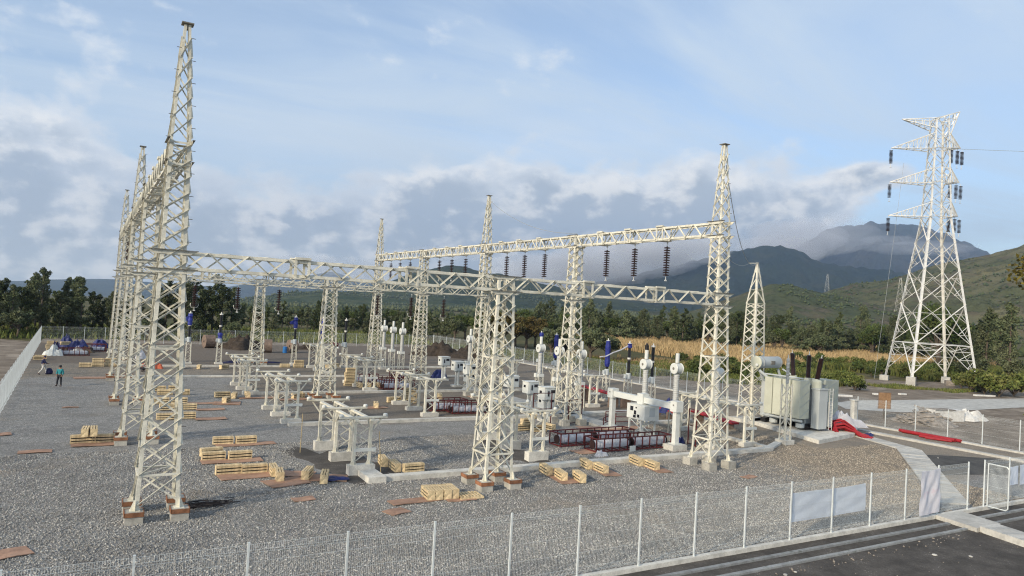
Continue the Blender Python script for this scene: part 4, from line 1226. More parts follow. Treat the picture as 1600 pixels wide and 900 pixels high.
# ------------------------------------------------------------------ plywood sheets
PLY = [
    (8.2, 43.9, 3.3, .75, 3, 'plywood under the two crates farthest up the left foreground'), (6.8, 39.9, 3.0, 1.0, 0, 'plywood under the second pair of crates right of the tower'), (7.0, 36.5, 2.7, 1.2, 4, 'plywood under the row of crates nearest the tower'),
    (8.4, 34.7, 1.9, 1.4, 12, 'square reddish plywood in front of the end-on crates'), (9.2, 36.2, 1.8, 1.1, -28, 'plywood behind the end-on crates'), (10.3, 35.0, 2.2, 1.3, -20, 'plywood with the blue sheet on it'),
    (8.45, 31.65, .95, .6, 3, 'small square of plywood alone on the gravel'), (13.2, 29.9, 2.9, .75, 4, 'long plywood left of the bundle at front centre'), (11.6, 28.6, 1.0, .75, 18, 'small tilted plywood square at front centre'), (15.0, 29.5, 1.4, .7, -3, 'plywood under the right of the bundle at front centre'),
    (21.9, 31.6, 1.1, 2.7, -8, 'plywood under the crates right of the short front tower'), (25.2, 32.2, 1.0, 2.6, -10, 'plywood under the pair before the red crates'), (28.7, 31.9, 1.0, 2.5, -9, 'plywood under the pair left of the right front tower'),
    (32.6, 28.4, 1.0, .55, 12, 'small plywood scrap alone on the right gravel'), (.6, 45.8, 2.3, .9, 2, 'plywood under the small heap left of the front tower'), (-2.1, 44.6, 1.5, .7, 2, 'plywood alone left of the small crate heap'),
    (-4.0, 49.9, .9, .8, 10, 'plywood cut off by the left edge of the view'), (-1.9, 28.3, 1.3, .9, 20, 'broken plywood heap at the lower left corner'), (-.9, 59.6, 1.0, .35, 3, 'pale board lying alone on the left gravel'),
    (1.0, 77.6, 4.2, 1.5, 6, 'stack of long boards by the left tower row'), (7.5, 53.1, 2.0, .9, 3, 'plywood right of the nearest pair behind the tower'), (8.0, 57.2, 2.0, .8, 2, 'plywood right of the second pair behind the tower'), (7.8, 60.3, 2.0, .8, 0, 'plywood right of the third pair behind the tower'),
    (9.6, 60.1, 2.0, 1.6, -12, 'reddish plywood left of the second stand'), (12.4, 62.8, 3.0, .8, 4, 'plywood under the end-on crate left of the second stand'), (15.2, 61.6, 3.2, .9, 3, 'plywood behind the legs of the second stand'), (20.1, 56.2, 2.4, 1.0, 4, 'plywood under the long crate in mid yard'),
    (33.0, 42.6, 3.6, 1.3, -14, 'big plywood sheet across the end of the cable trench'), (35.2, 41.3, 2.0, 1.1, -10, 'plywood under the breaker cabinet'), (29.2, 53.4, 3.2, 1.6, 6, 'plywood laid over a red crate in mid yard'), (27.3, 36.8, 1.6, 1.2, 5, 'plywood under the left end of the red crates'),
]
for x, y, w, d, a, lab in PLY:
    z = .12 if 'over a red' in lab else (.45 if 'breaker cabinet' in lab else .02)
    if 'over a red' in lab: z = 1.15
    if 'cable trench' in lab: z = .26
    mb = MB(); n = 5
    for i in range(n + 1):
        pass
    vs, fs = [], []
    for k in (0, 1):
        for i in range(n + 1):
            for j in (0, 1):
                vs.append(((i / n - .5) * w, (j - .5) * d, k * .022 + .03 * math.sin(i * 1.3 + x) * .5 + .02))
    q = 2 * (n + 1)
    for i in range(n):
        a0 = i * 2; fs += [(a0, a0 + 1, a0 + 3, a0 + 2), (q + a0, q + a0 + 2, q + a0 + 3, q + a0 + 1), (a0, a0 + 2, q + a0 + 2, q + a0), (a0 + 1, q + a0 + 1, q + a0 + 3, a0 + 3)]
    fs += [(0, q, q + 1, 1), (2 * n, 2 * n + 1, q + 2 * n + 1, q + 2 * n)]
    mb.add(vs, fs)
    o = obj('plywood_sheet', mb.mesh('plywood_sheet', M['ply']), None, (x, y, z), R(a))
    tag(o, lab, 'plywood', 'plywood sheets laid on the ground')

# ------------------------------------------------------------------ transformer
struct(slab('transformer_pad', [(46.9, 34.5), (53.2, 35.9), (60.3, 40.2), (60.0, 44.5), (49.4, 43.6)], -.1, .30, M['concrete']))
t = thing('power_transformer', 'large cream power transformer with radiator banks, bushings and a grey oil drum', 'transformer', (49, 37, .3))


def radiator(x, y, w, d, z0, z1, fins):
    """one radiator: a body of thin flat fins under a header pipe, broad sides along y"""
    r = obj('radiator', None, t); r.empty_display_size = .2
    r.name = 'radiator'
    mb = MB(); n = fins
    for k in range(n):
        yy = y + d * (k + .5) / n
        mb.box((x + w / 2, yy, (z0 + z1) / 2), (w, d / n * .62, z1 - z0))
    f = part('fin_block', mb, M['trafo'], r); stuff(f)
    part('end_plate', MB().box((x - .012, y + d / 2, (z0 + z1) / 2), (.024, d * .97, z1 - z0 - .06)), M['trafo'], r)
    for zz in (z1 - .08, z0 + .08):
        part('header_pipe', MB().tube((x + w / 2, y + d / 2 - .02, zz), (x + w + .2, y + d / 2 - .02, zz), .09, n=8), M['trafo_grey'], r)
    for k in range(4):
        z_ = z0 + (z1 - z0) * k / 4
        part('stiffener', MB().bar((x + .04, y - .012, z_ + .1), (x + w - .04, y - .012, z_ + (z1 - z0) / 4), .035, .012, (0, 1, 0)), M['trafo_grey'], r)
    return r


# local coordinates: origin at (49, 37, .3)
for y0 in (.75, 1.70, 2.60, 3.45): radiator(-.25, y0 - .0, 1.15, .78, 0.95, 3.95, 12)
for y0 in (3.0, 3.95): radiator(6.2, y0, 1.5, .85, 0.6, 3.7, 12)
part('tank', MB().box((2.25, 3.5, 1.95), (2.4, 4.4, 3.0)).box((2.25, 3.5, 3.5), (2.6, 4.6, .12)), M['trafo_grey'], t)
for k in range(5): part('tank_rib', MB().box((1.0, 1.2 + k * 1.0, 1.95), (.12, .12, 2.9)), M['trafo_grey'], t)
part('tap_changer_tank', MB().box((1.75, .45, 1.75), (1.0, .7, 3.1)).box((1.75, .45, 3.35), (1.12, .82, .10)), M['trafo_grey'], t)  # same cream as the radiators; its shade is put into this grey
part('tap_changer_turret', MB().lathe([(.42, 3.4), (.42, 3.9), (.36, 4.0), (.30, 4.05)], 16, (1.75, .8, 0)), M['trafo'], t)
part('base_skid', MB().box((2.9, 3.0, .22), (4.6, .5, .34)).box((2.9, 5.0, .22), (4.6, .5, .34)).box((2.9, 1.2, .22), (4.2, .4, .34)), M['black'], t)
part('wheel_housing', MB().lathe([(.3, 0), (.34, .05), (.34, .35), (.2, .4)], 12, (.6, 1.3, .15)), M['trafo_grey'], t)
part('wheel_housing', MB().lathe([(.3, 0), (.34, .05), (.34, .35), (.2, .4)], 12, (.6, 3.9, .15)), M['trafo_grey'], t)
part('oil_pipe', MB().path([(-.1, .6, .78), (-.1, 4.4, .78)], .09, 8), M['trafo_grey'], t)
part('oil_pipe', MB().path([(-.15, .6, 4.15), (-.15, 4.6, 4.15)], .07, 8), M['trafo_grey'], t)
lad = part('control_box', MB().box((2.75, .42, 1.35), (.5, .5, 2.0)), M['trafo_grey'], t)
part('latch', MB().box((2.49, .42, 1.7), (.02, .1, .3)), M['screen'], lad)
mb = MB()
for s in (-.2, .2): mb.bar((2.75 + s, .13, .1), (2.75 + s, .13, 3.4), .04, .04)
for k in range(11): mb.bar((2.55, .13, .3 + k * .29), (2.95, .13, .3 + k * .29), .03, .03)
stuff(part('ladder', mb, M['steel_grey'], t))
# conservator drum
con = part('conservator', MB().lathe([(.3, -1.48), (.46, -1.45), (.51, -1.38), (.51, -1.3), (.49, -1.28), (.49, 1.28), (.51, 1.32), (.51, 1.4), (.44, 1.48)], 28, (.7, 4.9, 5.05), (1, .08, 0)), M['trafo_grey'], t)
part('end_cover', MB().lathe([(.53, -.03), (.53, .05), (.4, .09), (.2, .10)], 28, (-.78, 4.76, 5.05), (-1, -.08, 0)), M['trafo'], con)
part('flange_knob', MB().lathe([(.12, 0), (.12, .12), (.05, .14)], 10, (-.9, 4.55, 4.85), (-1, -.08, 0)), M['white_box'], con)
part('gauge_plate', MB().box((.85, 4.40, 5.05), (.45, .05, .30)), M['cap'], con)
part('drum_band', MB().lathe([(.52, -.04), (.52, .04)], 28, (-.3, 4.8, 5.05), (1, .08, 0)), M['wire'], con)
for x in (-.3, 2.0):
    part('conservator_support', MB().bar((x, 4.85, 4.5), (x + .5, 4.8, 3.5), .14, .14), M['trafo_grey'], t)
part('sloping_pipe', MB().path([(-.6, 4.6, 4.4), (.2, 3.9, 3.6), (.9, 3.4, 3.5)], .12, 8), M['trafo_grey'], t)
part('sloping_pipe', MB().path([(2.5, 4.8, 4.5), (2.9, 4.2, 4.1), (3.4, 3.6, 3.6)], .07, 8), M['trafo_grey'], t)


def bushing(p, q, r, nm, m):
    p, q = Vector(p), Vector(q); L_ = (q - p).length; n = int(L_ / .09); sh = [(r * .8, 0)]
    for k in range(n): sh += [(r * .72, k * L_ / n + .01), (r, k * L_ / n + .03), (r * .9, k * L_ / n + .05)]
    b = part('bushing', MB().lathe(sh + [(r * .5, L_)], 12, p, q - p), m, t)
    part('bushing_terminal', MB().lathe([(.06, 0), (.07, .04), (.03, .1), (.025, .3)], 8, q, q - p), M['steel_grey'], b)
    part('turret', MB().lathe([(.30, -.45), (.30, -.05), (.2, .0)], 14, p, q - p), M['trafo'], b)


bushing((-.1 + 1.9, 1.9 + 1.2, 4.15), (1.55, 3.1, 6.0), .20, 'b', M['porc'])
bushing((1.9, 1.75, 4.1), (1.95, 1.75, 5.95), .20, 'b', M['porc'])
bushing((1.78, .80, 4.05), (2.35, .9, 5.75), .21, 'b', M['porc'])
part('relief_valve', MB().lathe([(.34, 3.6), (.36, 3.7), (.36, 3.95), (.2, 4.05)], 14, (3.2, 1.4, 0)), M['trafo'], t)

# lattice post with a grey insulator, tall lattice mast, grey marker post
t = thing('lattice_post', 'slim white lattice post with a grey insulator, in front of the radiators', 'lattice post', (44.15, 35.34, 0))
part('plinth', MB().box((0, 0, .1), (.95, .95, .45)), M['concrete'], t)
part('lattice_shaft', small_lattice(MB(), .26, .24, .32, 4.35, 8, .085, .05), M['steel'], t)
part('insulator', MB().lathe(sum([[(.08, 4.4 + k * .1), (.13, 4.43 + k * .1), (.12, 4.46 + k * .1)] for k in range(18)], [(.1, 4.36)]) + [(.05, 6.25), (.03, 6.5)], 10), M['wrap'], t)

t = thing('lattice_mast', 'tall white lattice mast with a pointed top rising behind the transformer drum', 'mast', (50.1, 43.8, 0))
part('plinth', MB().box((0, 0, .1), (2.6, 2.6, .4)), M['concrete'], t)
MW = lambda z: float(np.interp(z, [.3, 10.3, 13.9], [.80, .56, .06]))
for sx, sy in CORN:
    mb = MB()
    for z0, z1 in ((.3, 10.3), (10.3, 13.9)): mb.angle((sx * MW(z0), sy * MW(z0), z0), (sx * MW(z1), sy * MW(z1), z1), (-sx, 0, 0), (0, -sy, 0), .14, .02)
    part('leg', mb, M['steel'], t)
lv = [.4]
while lv[-1] < 10.2: lv.append(lv[-1] + MW(lv[-1]) * 1.25)
lv[-1] = 10.3; lv += [11.5, 12.6, 13.4]
for z0, z1 in zip(lv[:-1], lv[1:]):
    for i in range(4):
        j = (i + 1) % 4
        for a, b in ((i, j), (j, i)) if z0 < 10.2 else (((i, j),) if i % 2 else ((j, i),)):
            part('brace', MB().bar((CORN[a][0] * MW(z0), CORN[a][1] * MW(z0), z0), (CORN[b][0] * MW(z1), CORN[b][1] * MW(z1), z1), .07, .02, (CORN[i][0] + CORN[j][0], CORN[i][1] + CORN[j][1], 0)), M['steel'], t)
for z in (10.3, 11.5, 5.4):
    for i in range(4):
        j = (i + 1) % 4; part('horizontal_brace', MB().bar((CORN[i][0] * MW(z), CORN[i][1] * MW(z), z), (CORN[j][0] * MW(z), CORN[j][1] * MW(z), z), .07, .02), M['steel'], t)
part('top_arm', MB().bar((0, 0, 13.85), (-.9, .1, 13.78), .06, .06), M['steel'], t)
t = tag(obj('marker_post', MB().box((0, 0, 1.0), (.42, .42, 2.1)).box((0, 0, 2.08), (.55, .55, .10)).mesh('marker_post', M['concrete']), None, (60.4, 41.0, 0)), 'grey square post at the fence right of the transformer', 'post')


def sag(p, q, drop, n=14):
    p, q = Vector(p), Vector(q)
    return [p.lerp(q, i / n) - Vector((0, 0, drop * 4 * (i / n) * (1 - i / n))) for i in range(n + 1)]


tag(obj('overhead_wire', MB().path(sag((B_X + .2, Y0, 18.2), (50.1, 43.8, 13.9), 2.2), .022, 5).mesh('overhead_wire', M['wire'])), 'dark wire sagging from the right front tower top to the mast', 'wire', 'overhead wires')
tag(obj('overhead_wire', MB().path(sag((B_X + .5, Y0 + .3, 13.0), (49.2, 43.9, 13.78), .5), .018, 5).mesh('overhead_wire', M['wire'])), 'thin level wire from the right front tower shaft to the mast', 'wire', 'overhead wires')
tag(obj('overhead_wire', MB().path(sag((B_X, Y0 + 2 * BAY, 19.0), (B_X, Y0 + BAY, 14.9), .9), .02, 5).mesh('overhead_wire', M['wire'])), 'thin wire sagging from the third right tower peak to the beam', 'wire', 'overhead wires')

# ------------------------------------------------------------------ high voltage pylon
cx, cy = 117.35, 66.65
rt = Vector((0.4905, -0.8714, 0)); fw = Vector((0.8714, 0.4905, 0))
PYL = thing('transmission_pylon', 'big white lattice transmission pylon standing in the field at the right', 'pylon', (cx, cy, 0))


def leg_dir(k): a = R(-110 + 90 * k); return rt * math.cos(a) + fw * math.sin(a)


def prad(z): return float(np.interp(z, [1.2, 27.0, 43.0], [6.95, 2.35, 1.45]))


def pc(k, z): d = leg_dir(k % 4) * prad(z); return Vector((d.x, d.y, z))


for k in range(4):
    d = leg_dir(k) * 6.98
    zt = (1.3, 1.5, 1.0, .7)[k]
    f = part('footing', MB().box((d.x, d.y, zt / 2 - .2), (1.3, 1.3, zt + .4), R(25)), M['concrete_pale'], PYL)
    mb = MB()
    for z0, z1 in ((zt, 27.0), (27.0, 43.0)):
        i = (-leg_dir(k)); s_ = i.cross(Vector((0, 0, 1)))
        mb.angle(pc(k, z0), pc(k, z1), i + s_, i - s_, .34 if z0 < 20 else .24, .05)
    part('leg', mb, M['steel_grey'], PYL)


def pbar(name, p, q, w=.13): part(name, MB().bar(p, q, w, .05, ((p + q) / 2).normalized()), M['steel_grey'], PYL)


lv = [6.5, 13.0, 18.4, 22.9, 27.0]
for k in range(4):
    # splayed legs of the base
    m6 = (pc(k, 6.5) + pc(k + 1, 6.5)) / 2
    pbar('main_brace', pc(k, 1.6), m6, .16); pbar('main_brace', pc(k + 1, 1.6), m6, .16)
    pbar('horizontal_brace', pc(k, 6.5), pc(k + 1, 6.5), .14)
    for a, b in ((k, k + 1), (k + 1, k)):
        for f in (.3, .55, .8):
            p = pc(a, 1.6).lerp(m6, f); zz = 1.6 + (6.5 - 1.6) * f
            pbar('secondary_brace', p, pc(a, zz), .07); pbar('secondary_brace', p, pc(a, min(6.5, zz + 1.3)), .07)
    for n, (z0, z1) in enumerate(zip(lv[:-1], lv[1:])):
        p0, p1, q0, q1 = pc(k, z0), pc(k + 1, z0), pc(k, z1), pc(k + 1, z1)
        pbar('main_brace', p0, q1, .17); pbar('main_brace', p1, q0, .17)
        x = (p0 + q1 + p1 + q0) / 4
        if n < 3:
            zc = (z0 + z1) / 2
            for a, p in ((k, p0), (k + 1, p1)):
                m = p.lerp(x, .5)
                pbar('secondary_brace', m, pc(a, (z0 + zc) / 2), .07); pbar('secondary_brace', m, pc(a, zc), .07)
            for a, q in ((k, q0), (k + 1, q1)):
                m = q.lerp(x, .5)
                pbar('secondary_brace', m, pc(a, (z1 + zc) / 2), .07); pbar('secondary_brace', m, pc(a, zc), .07)
    up = [27.0, 29.4, 31.8, 34.2, 36.6, 39.0, 41.2, 43.0]
    for z0, z1 in zip(up[:-1], up[1:]):
        pbar('main_brace', pc(k, z0), pc(k + 1, z1), .12); pbar('main_brace', pc(k + 1, z0), pc(k, z1), .12)
    for z in (27.0, 29.4, 32.6, 34.9, 38.2, 40.2, 43.0): pbar('horizontal_brace', pc(k, z), pc(k + 1, z), .10)
pbar('diaphragm_brace', pc(0, 6.5), pc(2, 6.5), .1); pbar('diaphragm_brace', pc(1, 6.5), pc(3, 6.5), .1)
NL = -(leg_dir(1) + leg_dir(2)); NL.normalize()   # towards the left arms


def arm(n, side, L_, zb, zt, tipz, name='cross_arm'):
    """four chords meeting at the tip with zigzag lacing"""
    ks = (0, 3) if side < 0 else (1, 2)
    n = NL if side < 0 else -NL
    tip = n * L_ + Vector((0, 0, tipz))
    mb = MB()
    roots = [pc(ks[0], zb), pc(ks[1], zb), pc(ks[0], zt), pc(ks[1], zt)]
    for r_ in roots: mb.bar(r_, tip, .17, .10)
    for i in range(1, 5):
        f, g = i / 5, (i - .5) / 5
        a = [r_.lerp(tip, f) for r_ in roots]; b = [r_.lerp(tip, g) for r_ in roots]
        mb.bar(a[0], a[1], .085, .05); mb.bar(a[0], a[2], .085, .05); mb.bar(a[1], a[3], .085, .05)
        mb.bar(b[2], a[0], .085, .05); mb.bar(b[3], a[1], .085, .05); mb.bar(b[0], a[1], .05, .04)
    o = part(name, mb, M['steel_grey'], PYL)
    return tip


TIPS = []
for i, (zb, zt) in enumerate(((26.9, 29.2), (32.4, 34.8), (38.0, 40.6))):
    TIPS.append((arm(0, -1, 7.4, zb, zt, zb + .1), 0, i)); TIPS.append((arm(0, 1, 3.3, zb + .2, zt, zb + .4), 1, i))
    pp = -fw * (prad(zb) + 1.8) + Vector((0, 0, zb - .2)); mb = MB()
    for k in (0, 1): mb.bar(pc(k, zb), pp, .12, .08); mb.bar(pc(k, zb + 1.6), pp, .09, .06)
    part('short_arm', mb, M['steel_grey'], PYL)
arm(0, -1, 5.9, 41.4, 43.0, 42.9, 'earth_wire_peak'); 
tip = -NL * 3.0 + Vector((0, 0, 44.4)); mb = MB()
for a, b in ((0, 1), (3, 2)):
    top_, low_ = pc(a, 43.0), pc(b, 40.2)
    mb.bar(top_, tip, .17, .10); mb.bar(low_, tip, .15, .09); mb.bar(pc(b, 43.0), tip.lerp(low_, .35), .08, .05); mb.bar(pc(b, 43.0), top_.lerp(tip, .55), .08, .05)
    mb.bar(top_.lerp(tip, .3), pc(b, 42.0), .08, .05); mb.bar(top_.lerp(tip, .8), low_.lerp(tip, .6), .08, .05); mb.bar(top_.lerp(tip, .8), low_.lerp(tip, .25), .08, .05)
for f in (.3, .6, .85): mb.bar(pc(0, 43).lerp(tip, f), pc(3, 43).lerp(tip, f), .08, .05)
part('earth_wire_peak', mb, M['steel_grey'], PYL)


def pstring_proto():
    t = thing('pylon_insulator', 'x', 'insulator string')
    dm = MB().lathe([(.05, 0), (.29, -.05), (.27, -.11), (.05, -.15)], 10).mesh('disc', M['porc'])
    part('hanger', MB().tube((0, 0, .05), (0, 0, -.3), .03, n=5), M['steel_grey'], t)
    for k in range(11): obj('disc', dm, t, (0, 0, -.3 - .2 * k))
    part('clamp', MB().tube((0, 0, -2.5), (0, 0, -3.05), .035, n=5).box((0, 0, -3.1), (.5, .05, .06)), M['steel_grey'], t)
    return t


P_ps = pstring_proto()
lvl = ['lowest', 'middle', 'top']
for tip, side, i in TIPS:
    b = Vector((cx, cy, 0)) + tip
    if side == 0: place(P_ps, b + Vector((0, 0, -.1)), 'single insulator string at the tip of the pylon\'s %s left arm' % lvl[i], 'insulator strings on the pylon')
    else:
        for q, dx in enumerate((-1.5, -.45, .35)):
            place(P_ps, b + NL * -(dx) * .9 + fw * (.6 * q - .6) + Vector((0, 0, -.15)), '%s string of three at the pylon\'s %s right arm' % (['left', 'middle', 'right'][q], lvl[i]), 'insulator strings on the pylon')
tag(obj('overhead_wire', MB().path(sag(Vector((cx, cy, 0)) + TIPS[5][0] - Vector((0, 0, .1)), (250, -50, 56), 6, 20), .03, 5).mesh('overhead_wire', M['wire'])), 'power line leaving the top right arm of the pylon', 'wire', 'overhead wires')
tag(obj('overhead_wire', MB().path(sag((114.2, 70.5, 36), (109.4, 70.9, .4), .8, 20), .022, 5).mesh('overhead_wire', M['wire'])), 'thin rope hanging from the pylon\'s left arm to the ground', 'wire', 'overhead wires')


# two far pylons on the slopes
def far_pylon(x, y, z, h, lab):
    mb = MB(); b = h * .11
    for sx, sy in CORN: mb.bar((sx * b, sy * b, 0), (sx * h * .02, sy * h * .02, h), .10, .10)
    for k in range(7):
        za, zb = h * k / 7, h * (k + 1) / 7; wa, wb = b + (h * .02 - b) * k / 7, b + (h * .02 - b) * (k + 1) / 7
        for i in range(4):
            j = (i + 1) % 4; mb.bar((CORN[i][0] * wa, CORN[i][1] * wa, za), (CORN[j][0] * wb, CORN[j][1] * wb, zb), .07, .07)
    t = thing('distant_pylon', lab, 'pylon', (x, y, z), R(20), 'small pylons on the far slopes')
    part('lattice_shaft', mb, M['steel_grey'], t)
    for z_ in (.72, .84, .95): part('cross_arm', MB().bar((-h * .13, 0, h * z_), (h * .13, 0, h * z_), .12, .12), M['steel_grey'], t)


far_pylon(700, 430, 24, 34, 'tiny pylon on the slope left of the big pylon')
far_pylon(1090, 800, 58, 34, 'tiny pylon on the farther ridge above the mast')


# ------------------------------------------------------------------ fences
def panel_mesh(L_, h, name):
    mb = MB(); n = int(L_ / .055); w = .0033
    for i in range(n + 1):
        x = .03 + (L_ - .06) * i / n
        pts = [(x, 0, .08), (x, -.07, .16), (x, 0, .24), (x, 0, h - .22), (x, -.09, h - .12), (x, 0, h)]
        for a, b in zip(pts[:-1], pts[1:]): mb.bar(a, b, w, w, (0, 1, 0.2), False)
    for z in (.08, .24, .75, 1.3, 1.8, h - .22, h):
        mb.bar((0, .006, z), (L_, .006, z),   .005, .005)
    mb.bar((0, -.07, .16), (L_, -.07, .16), .005, .005); mb.bar((0, -.09, h - .12), (L_, -.09, h - .12), .005, .005)
    return mb.mesh(name, M['fence'])


_post = MB().box((0, 0, 1.15), (.055, .055, 2.36)).box((0, 0, 2.34), (.065, .065, .02)).mesh('post', M['fence'])


def fence(label, p, q, pitch=None, n=None, h=2.26, z=.06, skip=()):
    p, q = Vector((*p, 0)), Vector((*q, 0)); L_ = (q - p).length
    n = n or round(L_ / pitch); d = (q - p) / n; a = math.atan2(d.y, d.x)
    t = thing('wire_fence', label, 'fence', (p.x, p.y, z), a)
    pm = panel_mesh(d.length - .06, h, 'mesh_panel')
    for k in range(n + 1):
        obj('post', _post, t, (k * d.length, 0, 0))
        if k < n and k not in skip: obj('mesh_panel', pm, t, (k * d.length + .03, .02, .02))
    return t


fence('front wire mesh fence on its low footing, ending left of the open gate', (22.31 - 2.634 * 13, 19.5), (22.31 + 2.634 * 6, 19.5), n=19, z=.13)
fence('short front fence right of the open gate with small white notices', (39.66, 19.52), (61.7, 19.5), n=9, z=.13)
fence('right hand wire mesh fence running back past the transformer', (61.75, 20.0), (57.0, 127.1), n=41, z=.08)
fence('far wire mesh fence closing the back of the yard', (-5.95, 120.6), (57.0, 127.2), n=24, z=.04)
fence('left hand fence seen nearly edge on as a pale wall', (-4.45, 42.0), (-5.95, 120.6), n=32, z=.04)
# gate leaf swung out
t = thing('gate_leaf', 'open wire gate leaf with rounded tube frame, swung outwards', 'gate', (39.72, 19.42, .12), R(-93))
part('tube_frame', MB().path([(0.04, 0, .06), (0.04, 0, 2.2)], .028, 6).path([(.04, 0, 2.2), (.92, 0, 2.2), (1.02, 0, 2.1), (1.02, 0, .16), (.92, 0, .06), (.04, 0, .06)], .028, 6), M['fence'], t)
mb = MB()
for i in range(18): mb.bar((.09 + i * .052, 0, .08), (.09 + i * .052, 0, 2.18), .006, .006, (0, 1, 0), False)
for z in (.5, 1.1, 1.7): mb.bar((.05, .006, z), (1.0, .006, z), .008, .008)
stuff(part('wire_mesh', mb, M['fence'], t))


def cloth(name, label, cat, x0, x1, y, z0, z1, mat, tilt=0.0, amp=.03, seed=0, rz=0.0):
    nx, nz = 34, 14; vs, fs = [], []
    for k in range(2):
        for j in range(nz + 1):
            for i in range(nx + 1):
                u, v = i / nx, j / nz
                w = amp * (math.sin(9 * u + 3 * v + seed) + .6 * math.sin(17 * u - 11 * v + seed * 2)) * (.3 + v * (1 - v) * 2)
                vs.append(((x1 - x0) * u, w + .006 * k, (z0 + (z1 - z0) * v) + tilt * u + .02 * math.sin(6 * u + seed) * (1 if j == nz else .3)))
    q = (nx + 1) * (nz + 1)
    for j in range(nz):
        for i in range(nx):
            a = j * (nx + 1) + i
            fs.append((a, a + 1, a + nx + 2, a + nx + 1)); fs.append((q + a, q + a + nx + 1, q + a + nx + 2, q + a + 1))
    mb = MB(); mb.add(vs, fs)
    o = obj(name, mb.mesh(name, mat, True), None, (x0, y, 0), rz)
    return tag(o, label, cat)


cloth('banner_sheet', 'long pale blue banner sheet tied inside the front fence', 'banner', 24.98, 29.95, 19.58, .78, 1.95, M['banner'], .05, .035, 1.0)
b = cloth('banner_sheet', 'upright crumpled white and pink banner on the fence by the gate', 'banner', 33.75, 35.35, 19.34, .25, 2.3, M['banner_pink'], 0.06, .05, 2.0)
cloth('notice_sheet', 'narrow white notice on the fence right of the gate', 'notice', 41.95, 42.75, 19.40, 1.05, 2.0, M['banner'], 0, .01, 3.0)
cloth('notice_sheet', 'wide white notice on the fence at the right edge', 'notice', 42.95, 44.4, 19.40, 1.0, 2.05, M['banner'], 0, .01, 4.0)


# ------------------------------------------------------------------ people
def skin_fig(name, verts, edges, radii, mat, parent, sub=2):
    me = bpy.data.meshes.new(name); me.from_pydata(verts, edges, []); me.materials.append(mat)
    o = obj(name, me, parent)
    m = o.modifiers.new('Skin', 'SKIN'); m.use_smooth_shade = True
    for v, r in zip(me.skin_vertices[0].data, radii): v.radius = (r, r) if not hasattr(r, '__len__') else r
    me.skin_vertices[0].data[0].use_root = True
    s_ = o.modifiers.new('Subdivision', 'SUBSURF'); s_.levels = s_.render_levels = sub
    return o


